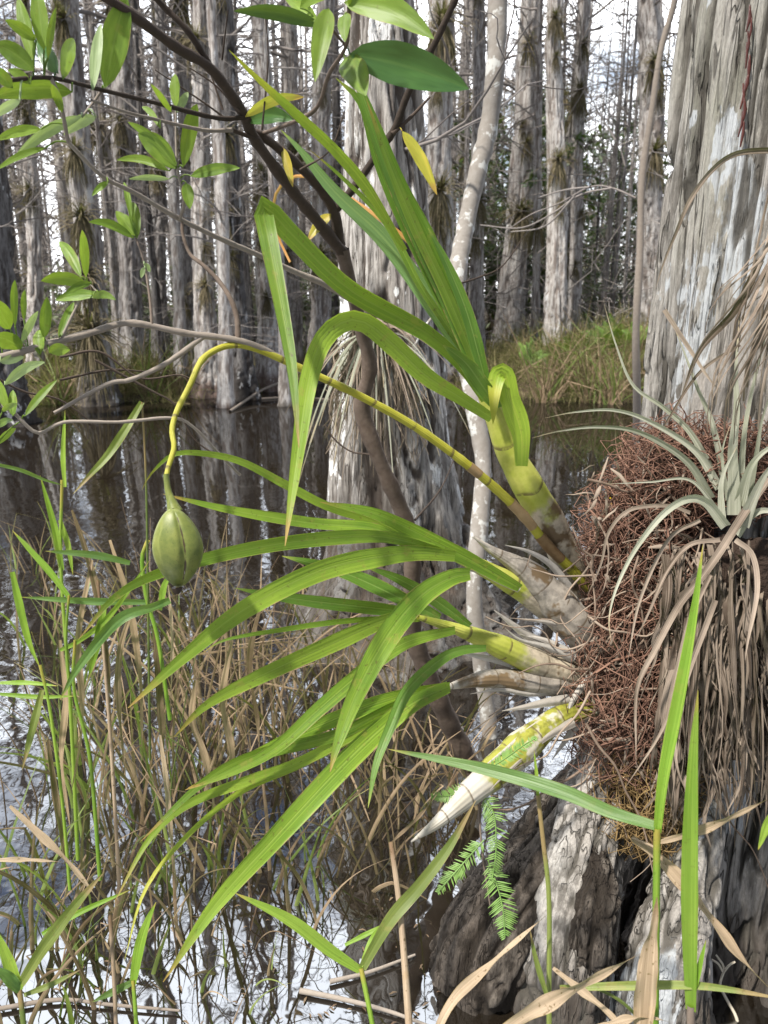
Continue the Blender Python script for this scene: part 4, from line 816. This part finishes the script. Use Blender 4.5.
# cypress sprigs on a low twig
b = P(482, 800, 1.33); cs = thing('cypress_sprig', 'feathery green cypress sprig hanging below the lowest orchid bulb', 'sprig', b)
twig([(500, 745, 1.36), (490, 770, 1.33), (480, 800, 1.31), (482, 850, 1.30), (490, 905, 1.30)], 3, 1.5, 0, 0, M['brown_stem'], cs)
def spray(pts, wpx, d):
    p = dpath(pts, d, d-.02, 40); m = MB(); m.tube(p, .0012, 5, .5); tt = tang(p); v = unit(CP-p); sd = unit(np.cross(tt, v))
    for i in range(2, 40):
        for s in (-1, 1):
            if R.random() < .22: continue
            ln = wpx/F*d*.5*math.sin(min(1, .25+i/40*.75)*math.pi)**.6*R.uniform(.6, 1.1)+.002; a = p[i]; e = a+(sd[i]*s*.86+tt[i]*.45+v[i]*R.uniform(-.25, .15))*ln
            q = np.array([a, (a+e)/2+v[i]*.001, e]); m.ribbon(q, np.array([.0012, .0024, .0005]), v[i], R.random(), 2, .2)
    m.build('needle_spray', M['cyp_needle'], cs)
for a in ([(483, 795), (494, 815), (496, 850), (492, 880)], 26, 1.29), ([(488, 860), (497, 885), (503, 910), (505, 938)], 34, 1.28), ([(484, 840), (468, 858), (452, 876), (438, 892)], 22, 1.29), ([(484, 790), (465, 792), (446, 796), (432, 796)], 18, 1.29), ([(490, 768), (506, 758), (524, 745), (536, 738)], 16, 1.26):
    spray(*a)
# ------------------------------------------------------------------ reeds and dry blades near the camera
def reed(label, blades, stems=(), base=None, cat='reed', name='reed', grp=None):
    t_ = thing(name, label, cat, base if base is not None else (0, 0, 0), grp)
    for pts, w, d0, d1, mt in blades: oleaf(pts, w*(.66 if mt == 'dry_leaf' else .86), d0, d1, mt, R.uniform(-.35, .35), .3, .4 if mt[:3] == 'dry' else .6, .35, parent=t_, name='blade', pleat=.02, wave=.25 if mt[:3] == 'dry' else .08, tipk=.6 if mt[:3] == 'dry' else .8)
    for pts, w0, w1, d0, d1, mt in stems:
        p = dpath(pts, d0, d1, 24); dd = (p-CP)@FW; m = MB(); m.tube(p, np.linspace(w0, w1, 24)/F*dd/2, 8, R.random()); m.build('stem', M[mt], t_)
    return t_
def foot(x, d): p = P(x, 1060, d); return (p[0], p[1], 0)
reed('tall bright green reed in front of the root tangle, with a drooping side blade', [([(657, 832), (664, 772), (682, 680), (695, 605), (703, 545)], 13, .95, .93, 'reed_green'), ([(655, 826), (610, 812), (560, 791), (480, 768), (388, 749)], 15, .95, 1.1, 'reed_deep'), ([(660, 842), (690, 833), (720, 822), (770, 798)], 12, .95, .9, 'dry_leaf')],
     [([(655, 1120), (655, 1024), (656, 930), (657, 828)], 8, 7, .98, .95, 'reed_green')], foot(655, .98))
reed('straight green blade standing just right of the tall bright reed', [([(691, 1010), (690, 930), (690, 850), (693, 760), (698, 690)], 17, .9, .9, 'reed_green'), ([(692, 1000), (700, 965), (706, 940)], 6, .9, .9, 'reed_green')], [([(690, 1120), (690, 1060), (691, 1005)], 8, 8, .92, .9, 'brown_stem')], foot(690, .92))
reed('broad dry sheathed stalk with a split tan blade at the lower right', [([(640, 1060), (648, 960), (653, 930), (657, 897)], 30, .85, .87, 'dry_leaf'), ([(490, 1040), (530, 1012), (580, 985), (641, 953)], 20, .82, .86, 'dry_leaf')], (), foot(640, .85))
reed('fallen tan blade slanting down over the bark at lower right', [([(632, 838), (668, 868), (715, 925), (740, 958), (790, 1010)], 21, 1.0, .9, 'dry_leaf')], [([(632, 838), (650, 845), (657, 850)], 2, 3, 1.0, .96, 'dry_leaf')], foot(760, .9))
reed('curved pale tan blade rising from the bottom edge below the dark root', [([(425, 1060), (450, 1005), (485, 970), (550, 912)], 14, .9, 1.0, 'dry_leaf')], (), foot(440, .9))
reed('slim two tone stem with green top in front of the dark root', [([(538, 800), (537, 780), (534, 750)], 4, 1.05, 1.05, 'reed_green'), ([(548, 1000), (536, 960), (530, 930)], 6, 1.0, 1.0, 'reed_olive')], [([(551, 1120), (549, 1010), (549, 900), (543, 840), (538, 795)], 6, 4.5, 1.0, 1.05, 'reed_olive')], foot(550, 1.0))
reed('short curled tan blade between the dry stalk and the slim stem', [([(553, 968), (580, 990), (610, 1015), (640, 1050)], 11, .92, .86, 'dry_leaf'), ([(590, 1030), (640, 1018), (670, 1022)], 12, .86, .85, 'dry_leaf')], (), foot(600, .9))
reed('long olive blade lying across the lower right corner', [([(560, 988), (620, 986), (700, 986), (790, 1000)], 9, .93, .88, 'reed_olive')], [([(690, 1100), (640, 1020), (600, 990), (560, 988)], 4, 3, .92, .93, 'reed_olive')], foot(690, .92))
reed('green reed at the right edge with one blade entering the frame', [([(790, 800), (770, 820), (758, 850)], 10, .9, .92, 'reed_green')], [([(800, 1060), (798, 900), (790, 800)], 6, 5, .9, .9, 'reed_green')], foot(800, .9))
reed('forked reed with one green blade and one browned blade over open water', [([(360, 970), (330, 950), (290, 920), (235, 893)], 13, 1.05, 1.05, 'reed_green'), ([(362, 968), (390, 920), (420, 885), (450, 845), (476, 800)], 14, 1.05, 1.1, 'reed_olive'), ([(361, 967), (375, 935), (400, 915)], 6, 1.05, 1.1, 'reed_green'), ([(345, 945), (375, 930), (398, 920)], 5, 1.1, 1.1, 'reed_green')], [([(384, 1120), (375, 1040), (361, 968)], 5, 5, 1.0, 1.05, 'reed_green')], foot(380, 1.0))
reed('dry brown stem standing alone in open water left of the dark root', [([(392, 842), (396, 838), (420, 815), (440, 790)], 4, 1.1, 1.15, 'dry_blade')], [([(414, 1120), (408, 1010), (400, 910), (391, 842)], 9, 5, 1.0, 1.1, 'dry_leaf')], foot(412, 1.0))
reed('bright green blade sprouting from the bottom left water', [([(133, 984), (140, 945), (148, 920), (156, 902)], 11, 1.15, 1.15, 'reed_green'), ([(133, 982), (112, 992), (92, 1002)], 8, 1.15, 1.12, 'reed_deep')], [([(140, 1100), (136, 1020), (133, 980)], 4, 4, 1.12, 1.15, 'reed_green')], foot(138, 1.12))
reed('olive green blade leaning from the bottom left corner', [([(20, 985), (45, 945), (75, 905), (104, 872)], 13, 1.05, 1.1, 'reed_olive'), ([(42, 934), (80, 912), (130, 890)], 6, 1.1, 1.15, 'reed_green'), ([(20, 990), (8, 960), (-4, 930)], 12, 1.0, 1.0, 'reed_green'), ([(20, 990), (5, 975), (-8, 968)], 12, 1.0, .98, 'reed_deep'), ([(24, 995), (50, 985), (80, 970)], 6, 1.05, 1.05, 'reed_olive')], [([(30, 1100), (24, 1030), (19, 985)], 6, 5, 1.0, 1.04, 'reed_olive')], foot(28, 1.0))
reed('tan blade arching across the lower left grass', [([(10, 806), (40, 835), (70, 865), (110, 915)], 10, 1.2, 1.15, 'dry_leaf'), ([(-10, 860), (25, 860), (62, 862)], 7, 1.2, 1.2, 'dry_leaf')], [([(118, 1100), (115, 1000), (110, 912)], 4, 4, 1.1, 1.15, 'dry_leaf')], foot(118, 1.1))
reed('two light green blades with a jointed stem at the left edge', [([(12, 572), (18, 600), (28, 640), (40, 668)], 8, 1.5, 1.5, 'reed_green'), ([(69, 597), (50, 572), (30, 550), (12, 530)], 7, 1.5, 1.5, 'reed_green'), ([(42, 690), (32, 730), (22, 770)], 8, 1.45, 1.4, 'reed_olive')], [([(70, 890), (62, 800), (50, 710), (40, 665)], 3.5, 3, 1.5, 1.5, 'reed_green'), ([(70, 690), (66, 640), (69, 595)], 3, 2.5, 1.5, 1.5, 'reed_green')], tuple(G(70, 900)))
reed('tall thin green reed with upright blades left of the seed pod', [([(65, 487), (63, 455), (65, 410)], 5, 1.7, 1.7, 'reed_green'), ([(62, 570), (55, 530), (40, 475)], 7, 1.7, 1.65, 'reed_green'), ([(60, 520), (68, 545), (73, 575)], 6, 1.7, 1.7, 'reed_green'), ([(148, 602), (90, 601), (20, 597)], 8, 1.6, 1.55, 'reed_deep'), ([(130, 563), (95, 555), (45, 551)], 8, 1.6, 1.55, 'reed_deep')], [([(78, 860), (70, 700), (61, 570), (62, 480)], 4, 3, 1.7, 1.7, 'reed_green'), ([(170, 720), (158, 640), (147, 600), (142, 560), (148, 540)], 4, 4, 1.6, 1.6, 'reed_green')], tuple(G(80, 860)))
reed('bent yellowing blade hanging above the water left of the pod', [([(142, 402), (125, 430), (108, 455), (90, 475), (73, 494)], 9, 1.5, 1.45, 'reed_olive'), ([(-10, 463), (20, 470), (45, 480), (66, 486)], 4, 1.5, 1.6, 'reed_deep')], [([(150, 760), (148, 600), (146, 480), (142, 402)], 2.6, 2, 1.6, 1.5, 'reed_olive')], tuple(G(150, 790)))
reed('pair of broad green blades below the seed pod', [([(170, 600), (152, 607), (118, 620), (80, 665), (60, 700)], 12, 1.5, 1.45, 'reed_deep'), ([(104, 605), (98, 640), (88, 680)], 9, 1.5, 1.5, 'reed_green'), ([(160, 610), (166, 582), (180, 575)], 7, 1.5, 1.5, 'reed_green'), ([(60, 650), (80, 640), (110, 615), (150, 560)], 6, 1.5, 1.5, 'reed_green'), ([(0, 683), (30, 683), (58, 686)], 5, 1.5, 1.5, 'reed_green'), ([(0, 694), (40, 697), (76, 696)], 5, 1.5, 1.5, 'reed_green')], [([(100, 880), (90, 760), (74, 690), (75, 640)], 4, 3, 1.5, 1.5, 'reed_green')], tuple(G(100, 880)))
reed('broad dry brown blades standing upright under the seed pod', [([(72, 510), (85, 548), (96, 590), (106, 650), (112, 730)], 7, 1.6, 1.6, 'dry_blade'), ([(154, 625), (158, 670), (161, 725), (168, 800)], 8, 1.6, 1.6, 'dry_blade'), ([(160, 735), (166, 780), (170, 830), (178, 900)], 8, 1.4, 1.4, 'dry_leaf'), ([(168, 585), (172, 640), (170, 720)], 5, 1.6, 1.6, 'dry_leaf'), ([(132, 610), (120, 650), (118, 700), (126, 780)], 7, 1.6, 1.6, 'dry_blade'), ([(48, 740), (56, 800), (64, 850), (74, 900)], 7, 1.5, 1.5, 'dry_blade'), ([(196, 680), (192, 720), (205, 760), (218, 830)], 8, 1.6, 1.6, 'dry_blade'), ([(92, 560), (78, 640), (82, 720), (70, 800)], 7, 1.6, 1.6, 'dry_blade'), ([(110, 540), (128, 600), (140, 680), (142, 760)], 7, 1.65, 1.65, 'dry_blade'), ([(60, 640), (66, 700), (62, 760), (72, 840)], 7, 1.6, 1.6, 'dry_blade'), ([(232, 640), (222, 700), (232, 760), (228, 830)], 8, 1.7, 1.7, 'dry_blade'), ([(262, 600), (250, 660), (258, 720), (262, 790)], 7, 1.8, 1.8, 'dry_blade')], [([(120, 900), (112, 760), (103, 640), (98, 580)], 4, 3, 1.6, 1.6, 'dry_leaf')], tuple(G(120, 880)))
# ------------------------------------------------------------------ grass tufts in the water
def tuft(label, px, py, h, n, green, seed, spread=.22, kink=.5, w=(.0035, .0105), grp='dry grass tufts in the water'):
    rg = random.Random(seed); b = G(px, py); b[2] = 0
    t_ = thing('grass_tuft', label, 'grass tuft', b, grp); ms = {'dry_blades': MB(), 'green_blades': MB()}
    for i in range(n):
        g_ = green > .14 and (i < 5 or (i > 11 and rg.random() < green*.6)); m = ms['green_blades' if g_ else 'dry_blades']
        p0 = b+np.array([rg.gauss(0, .07), rg.gauss(0, .07), -.03]); a = rg.uniform(0, 6.283); tl = abs(rg.gauss(0, spread)); ln = h*rg.uniform(.5, 1.4)
        d = np.array([math.cos(a)*math.sin(tl), math.sin(a)*math.sin(tl), math.cos(tl)]); pts = [p0]; N = 14; kk = rg.randint(5, 12) if rg.random() < kink and not g_ else 99
        bend = rg.uniform(.01, .09)
        for k in range(N):
            if k == kk: d = unit(np.array([rg.uniform(-1, 1), rg.uniform(-1, 1), rg.uniform(-1.1, .3)]))
            d = unit(d+np.array([math.cos(a)*bend, math.sin(a)*bend, -bend*.5*(k > 5)])+np.array([rg.gauss(0, .022), rg.gauss(0, .022), 0])); pts.append(pts[-1]+d*ln/N)
        p = np.array(pts); t2 = np.linspace(0, 1, N+1)
        if rg.random() < .18: m.tube(p, rg.uniform(.0012, .0024)*(1.1-.7*t2), 5, rg.random())
        else: m.ribbon(p, rg.uniform(*w)*np.clip(1.1-t2**1.6, .08, 1), unit(CP-p+np.array([rg.uniform(-.6, .6), 0, 0])), rg.random()**1.1, 2, .4, 0, np.linspace(rg.uniform(-.6, .6), rg.uniform(-2, 2), N+1))
    for k, m in ms.items():
        if m.v: m.build(k, M['green_blade' if k[0] == 'g' else 'dry_blade'], t_)
TF = [(65, 770, .45, 26, .3), (115, 800, .55, 30, .2), (165, 800, .62, 34, .15), (205, 775, .58, 32, .12), (250, 740, .55, 28, .12), (300, 745, .5, 26, .1), (345, 800, .42, 22, .12), (395, 790, .45, 28, .08), (440, 800, .40, 26, .05), (70, 930, .36, 22, .35), (125, 930, .36, 22, .2), (190, 900, .42, 24, .15), (235, 860, .42, 22, .15),
      (15, 900, .4, 20, .3), (270, 900, .28, 12, .35), (320, 880, .35, 14, .1), (280, 680, .42, 30, .08), (335, 690, .42, 30, .06), (390, 700, .36, 24, .05), (15, 990, .28, 16, .35), (95, 1000, .25, 14, .25), (370, 850, .35, 14, .05), (430, 760, .35, 22, .03), (200, 700, .5, 24, .12), (100, 700, .45, 18, .3), (250, 655, .4, 20, .1), (150, 650, .3, 14, .25), (215, 980, .2, 18, .45), (60, 640, .5, 22, .2), (125, 605, .42, 20, .1), (40, 570, .4, 20, .2), (225, 610, .38, 20, .05), (180, 640, .45, 22, .1), (300, 600, .3, 18, .05)]
for i, a in enumerate(TF):
    a = (a[0], a[1], a[2], max(14, int(a[3]*.72)), a[4])
    tuft('tuft of dry brown grass with some green blades standing in the dark water', *a, 900+i)
for i, (px, py, h) in enumerate([(545, 402, 1.0), (566, 398, 1.2), (590, 402, 1.1), (612, 404, 1.0), (632, 400, 1.2), (602, 385, 1.2), (575, 380, 1.1), (552, 384, 1.0), (100, 402, .8), (150, 400, .9), (60, 404, .8), (185, 398, .8)]):
    tuft('tall tuft of mixed green and tan grass at the edge of the far bank', px, py, h, 46, .4, 1200+i, .35, .55, (.010, .024), 'tall grass tufts along the far bank')
# sedge on the far banks
sp_ = []
for k in range(4):
    rg = random.Random(700+k); m = MB()
    for i in range(70):
        a = rg.uniform(0, 6.283); tl = abs(rg.gauss(0, .5)); ln = rg.uniform(.3, .75); d = np.array([math.cos(a)*math.sin(tl), math.sin(a)*math.sin(tl), math.cos(tl)]); g_ = rg.uniform(.2, 1.1)
        p = np.array([np.array([rg.gauss(0, .0), 0, 0])+d*ln*t_+np.array([0, 0, -g_*ln*t_*t_]) for t_ in np.linspace(0, 1, 8)])+np.array([rg.gauss(0, .06), rg.gauss(0, .06), -.03])
        m.ribbon(p, rg.uniform(.006, .013)*np.linspace(1, .15, 8), np.array([rg.uniform(-.4, .4), -1, .4]), rg.random(), 2, .3)
    sp_.append(m.build('sedge_tuft', M['sedge']))
used2 = [0]*4; rg = random.Random(71)
def sedge(x, y, s):
    k = rg.randrange(4)
    if not used2[k]: o = sp_[k]; used2[k] = 1
    else: o = sp_[k].copy(); COL.objects.link(o)
    o.location = (x, y, max(float(gz(np.array(x), np.array(y))), -.03)); o.rotation_euler = (0, 0, rg.uniform(0, 6.28)); o.scale = (s, s, s*rg.uniform(.8, 1.3))
    tag(o, 'arching tuft of tan and green sedge on the far swamp bank', 'sedge tuft', 'sedge tufts on the far banks')
n = 0
while n < 280:
    y = 9.3+6*rg.random()**1.5; x = rg.uniform(-.6, .56)*y; h = float(gz(np.array(x), np.array(y))); px = 384+F*x/y/.97
    if h < -.05 or 215 < px < 350 and y < 11.5: continue
    sedge(x, y, rg.uniform(.8, 1.5)); n += 1
m = MB(); n = 0
while n < 11000:
    y = 9.0+8*rg.random()**1.4; x = rg.uniform(-.62, .58)*y; h = float(gz(np.array(x), np.array(y)))
    if h < -.06: continue
    n += 1; a = rg.uniform(0, 6.283); tl = abs(rg.gauss(.25, .45)); ln = rg.uniform(.2, .65)*(1.5 if x > 1.2 else 1); d = np.array([math.cos(a)*math.sin(tl), math.sin(a)*math.sin(tl)-.25, math.cos(tl)]); g_ = rg.uniform(.3, 1.3)
    t2 = np.linspace(0, 1, 6)[:, None]; p = np.array([x, y, h-.02])+d*ln*t2+np.array([0, 0, -1])*g_*ln*t2*t2
    m.ribbon(p, rg.uniform(.006, .013)*np.linspace(1, .2, 6), np.array([rg.uniform(-.6, .6), -1, .4]), min(1, max(0, .25+.9*(float(vn(np.array(x*1.3), np.array(y*1.3), np.array(0.), 6))-.25)+rg.gauss(0, .2))), 1)
tag(m.build('bank_grass', M['sedge'], org=(0, 11, 0)), 'mat of dry and green grass spilling over the far banks', 'grass', kind='stuff')
# ferns on the right bank
def fern_mesh(seed):
    rg = random.Random(seed); m = MB()
    for i in range(9):
        a = rg.uniform(0, 6.283); tl = rg.uniform(.15, .8); ln = rg.uniform(.4, .75); d = np.array([math.cos(a)*math.sin(tl), math.sin(a)*math.sin(tl), math.cos(tl)])
        p = np.array([d*ln*t_+np.array([0, 0, -.35*ln*t_*t_]) for t_ in np.linspace(0, 1, 26)]); tt = tang(p); m.tube(p, .003, 4, .4)
        sd = unit(np.cross(tt, np.array([0, -.6, .8])))
        for k in range(3, 26):
            for s in (-1, 1):
                l_ = .07*math.sin(min(1, .2+k/25*.8)*math.pi)**.7+.006; e = p[k]+(sd[k]*s+tt[k]*.35)*l_; m.ribbon(np.array([p[k], (p[k]+e)/2, e]), np.array([.007, .010, .002]), np.array([0, -.6, .8]), rg.random(), 2, .2)
    return m
for i, (px, py, s, lb) in enumerate([(533, 300, .8, 'fern with two upright fronds left of the straight pale cypress'), (598, 292, 1.1, 'tall bright fern on the bank right of the straight pale cypress'), (622, 300, .9, 'spreading fern on the bank beside the thin grey sapling'), (580, 305, .7, 'small low fern at the foot of the straight pale cypress'), (640, 310, .8, 'fern half hidden behind the thin grey sapling'), (610, 325, .8, 'arching fern low on the bank above the dry grass'), (560, 330, .7, 'small fern among dry grass below the straight pale cypress'), (588, 345, .7, 'lowest fern on the bank, close to the water')]):
    r = ray(px, py); q = CP+r*(11.6/r[1]); z = float(gz(np.array(q[0]), np.array(q[1])))
    o = fern_mesh(60+i).build('fern', M['fern']); o.location = (q[0], q[1], z+.02); o.scale = (s*1.3, s*1.3, s*1.4); o.rotation_euler = (0, 0, i*1.3); tag(o, lb, 'fern')
# little yellow flowered weed at the side of the big trunk
b = P(628, 525, 1.55); wd = thing('weed', 'small green weed with yellow flower buds tucked beside the root tangle', 'weed', b)
for a in ([(640, 545), (628, 522), (618, 505)], [(640, 545), (636, 515), (632, 485)], [(640, 548), (622, 535), (610, 520)], [(640, 548), (615, 545), (598, 535)]):
    twig(a, 2, 1.5, 1.55, 1.5, M['reed_green'], wd, 'stem'); m = MB()
    for k in range(9):
        u = R.random(); x, y = a[1][0]+(a[2][0]-a[1][0])*u, a[1][1]+(a[2][1]-a[1][1])*u; ell_leaf(m, (x, y), (x+R.uniform(-12, 8), y-R.uniform(2, 13)), 3.2, 1.52, 1.51, R.uniform(-.6, .6))
    m.build('leaf', M['reed_green'], wd)
for x, y in ((617, 500), (612, 504), (621, 504), (610, 498)):
    m = MB(); lump(m, P(x, y, 1.5), np.array([.0042, .0042, .0042]), 3, 8, 10); m.build('flower', M['yellow_flower'], wd)
# ------------------------------------------------------------------ evergreen shrubs and far thicket
def evergreen(x, y, h, rx, n, mat, label, seed):
    z = max(float(gz(np.array(x), np.array(y))), 0); t_ = thing('evergreen_shrub', label, 'shrub', (x, y, z)); rg = random.Random(seed); m = MB(); c = MB(); tips = []
    for i in range(11):
        a = rg.uniform(0, 6.283); p = np.array([x, y, z-.1]); d = unit(np.array([math.cos(a)*rx/h*.9, math.sin(a)*rx/h*.9, 1])); pts = [p]
        for k in range(8): d = unit(d+np.array([rg.gauss(0, .16), rg.gauss(0, .16), .05])); pts.append(pts[-1]+d*h*rg.uniform(.75, 1)/8)
        q = np.array(pts); m.tube(q, np.linspace(.02, .004, 9), 5, rg.random())
        for k in range(2, 9):
            for j in range(2):
                dd = unit(np.array([rg.gauss(0, 1), rg.gauss(0, 1), rg.uniform(-.2, .8)])); e = q[k]+dd*rg.uniform(.2, .55)*rx; m.tube(np.array([q[k], (q[k]+e)/2+[0, 0, .03], e]), [.006, .004, .002], 4, .5); tips.append((q[k], e))
    for i in range(n):
        a, e = rg.choice(tips); p0 = a+(e-a)*rg.uniform(.3, 1.1)+np.array([rg.gauss(0, .05), rg.gauss(0, .05), rg.gauss(0, .05)]); d = unit(np.array([rg.gauss(0, 1), rg.gauss(0, 1), rg.gauss(-.1, .7)])); l_ = rg.uniform(.10, .20)
        c.ribbon(np.array([p0, p0+d*l_*.5+[0, 0, .006], p0+d*l_]), np.array([.01, .065, .006]), unit(np.array([rg.gauss(0, .6), rg.gauss(-.4, .6), 1])), rg.random(), 2, -.2)
    m.build('stems', M['grey_twig'], t_); c.build('crown', mat, t_)
EV = [(2.5, 17, 5.2, 1.6, 3200, 'evergreen', 'dark evergreen shrub behind the leaning pale cypress'), (4.0, 18, 5.6, 1.6, 3600, 'evergreen', 'dark evergreen shrub in the gap right of the slender whitish cypress'), (5.3, 19.5, 6.0, 1.6, 3600, 'evergreen', 'tall loose evergreen shrub beside the thin grey sapling'), (1.2, 16.5, 2.6, 1.3, 1500, 'evergreen', 'low evergreen shrub behind the crooked pale sapling'), (5.6, 25, 8.0, 2.2, 3600, 'evergreen', 'tall evergreen deep in the forest gap'),
      (-2.4, 16.5, 2.1, 1.3, 1500, 'evergreen_grey', 'grey green shrub behind the pale cypress with reddish foot'), (-4.8, 16, 1.8, 1.3, 1300, 'evergreen_grey', 'grey green shrub behind the shaggy cypress at upper left'), (-.9, 17.5, 2.0, 1.2, 1200, 'evergreen_grey', 'grey green shrub left of the streaked trunk'), (-6.8, 18, 2.3, 1.5, 1200, 'evergreen_grey', 'grey green shrub at the left edge behind the leaves')]
for i, a in enumerate(EV): evergreen(a[0], a[1], a[2], a[3], a[4], M[a[5]], a[6], 300+i)
m = MB(); rg = random.Random(17)
for i in range(12500):
    y = 13.5+33*rg.random()**1.2; x = rg.uniform(-.66, .66)*y; z = max(0, .2)+abs(rg.gauss(0, 1.6 if rg.random() < .5 else 5.5)); a = rg.uniform(0, 6.283); ln = rg.uniform(.4, 1.6); d = np.array([math.cos(a), math.sin(a)*.6, rg.uniform(-.2, 1.1)]); p0 = np.array([x, y, z])
    if 555 < 384+F*x/y < 640 and z > 2 and rg.random() < .45: continue
    m.tube(np.array([p0, p0+d*ln*.35+[rg.gauss(0, .08), 0, rg.gauss(0, .08)], p0+d*ln*.7+[rg.gauss(0, .12), 0, rg.gauss(0, .1)], p0+d*ln]), np.array([.011, .009, .007, .003])*rg.uniform(.6, 1.3), 3, rg.random())
tag(m.build('thicket', M['bare_twig'], org=(0, 30, 0)), 'dense grey twigs filling the far forest between trunks', 'thicket', kind='stuff')
m = MB()
for i in range(9000):
    y = rg.uniform(15, 48); x = rg.uniform(-.66, .66)*y; z = .1+abs(rg.gauss(0, .9)); p0 = np.array([x, y, z+float(0)]); d = unit(np.array([rg.gauss(0, 1), rg.gauss(0, .6), rg.gauss(.2, .8)])); l_ = rg.uniform(.1, .3)
    m.ribbon(np.array([p0, p0+d*l_*.5, p0+d*l_]), np.array([.02, .07, .01])*rg.uniform(.6, 1.2), np.array([rg.gauss(0, .5), -.8, .7]), rg.random(), 2, -.2)
tag(m.build('undergrowth', M['evergreen_grey'], org=(0, 30, 0)), 'pale grey green undergrowth far back among the trunks', 'undergrowth', kind='stuff')
# floating litter and sticks
m = MB(); rg = random.Random(3)
for i in range(260):
    px, py = rg.uniform(-30, 480), 600+440*rg.random()**.8; b = G(px, py); a = rg.uniform(0, 6.283); l_ = rg.uniform(.004, .016); d = np.array([math.cos(a), math.sin(a), 0]); b[2] = .003
    m.ribbon(np.array([b, b+d*l_*.5+[0, 0, .002], b+d*l_]), np.array([.002, l_*.3, .001]), np.array([0, 0, 1.]), rg.random(), 2, -.2)
tag(m.build('floating_litter', M['litter'], org=(0, 1.5, 0)), 'scattered dead leaf bits floating on the near water', 'litter', kind='stuff')
for i, (a, w_, lb) in enumerate([([(0, 1012), (60, 1003), (110, 1008), (180, 1014)], 5, 'thin bleached stick floating along the bottom left edge'), ([(300, 994), (345, 1003), (390, 1015), (430, 1030)], 6, 'grey waterlogged stick at the bottom beside the forked reed'), ([(330, 985), (370, 975), (415, 958)], 5, 'brown sunken stick touching the foot of the dark root'), ([(255, 400), (300, 398), (345, 402)], 3, 'pale twig lying on the water beside the far trunks'), ([(230, 412), (262, 398), (285, 395), (300, 384)], 3, 'bent twig rising from the water at the split foot trunk')]):
    q = [G(x, y) for x, y in a]; p = spline([v+np.array([0, 0, .008+(.1*k if i == 4 else 0)]) for k, v in enumerate(q)], 20); dd = (p-CP)@FW
    m = MB(); m.tube(p, np.linspace(w_, w_*.5, 20)/F*dd/2*(1+.15*(vn(np.arange(20)*.8, 0, 0, i)-.5)), 8, R.random()); tag(m.build('floating_stick', M['grey_twig'], org=p[0]), lb, 'stick')
m = MB(); p = spline([on_big(716, 955, .02), on_big(724, 968, .03), on_big(720, 985, .03), on_big(727, 1000, .03), on_big(738, 1024, .03), on_big(735, 1060, .03)], 26); m.tube(p, np.linspace(.002, .004, 26), 6, .5)
for a in ((712, 960), (735, 962)):
    m.tube(spline([p[4], (p[4]+on_big(*a, .035))/2+[0, 0, .006], on_big(*a, .03)], 8), [.0022]*8, 5, .5)
tag(m.build('pale_root', M['white_root'], org=p[-1]), 'pale crooked rootlet on the dark bark in the bottom right corner', 'root')
# ------------------------------------------------------------------ render settings
sc.render.engine = 'CYCLES'; sc.cycles.use_denoising = True
try: sc.cycles.denoiser = 'OPENIMAGEDENOISE'
except Exception: pass
sc.cycles.max_bounces = 6; sc.cycles.diffuse_bounces = 2; sc.cycles.glossy_bounces = 3; sc.cycles.transmission_bounces = 3
sc.cycles.sample_clamp_indirect = 6
vs = sc.view_settings; vs.view_transform = 'Standard'; vs.look = 'None'; vs.exposure = 0.74; vs.gamma = 1; vs.use_curve_mapping = False
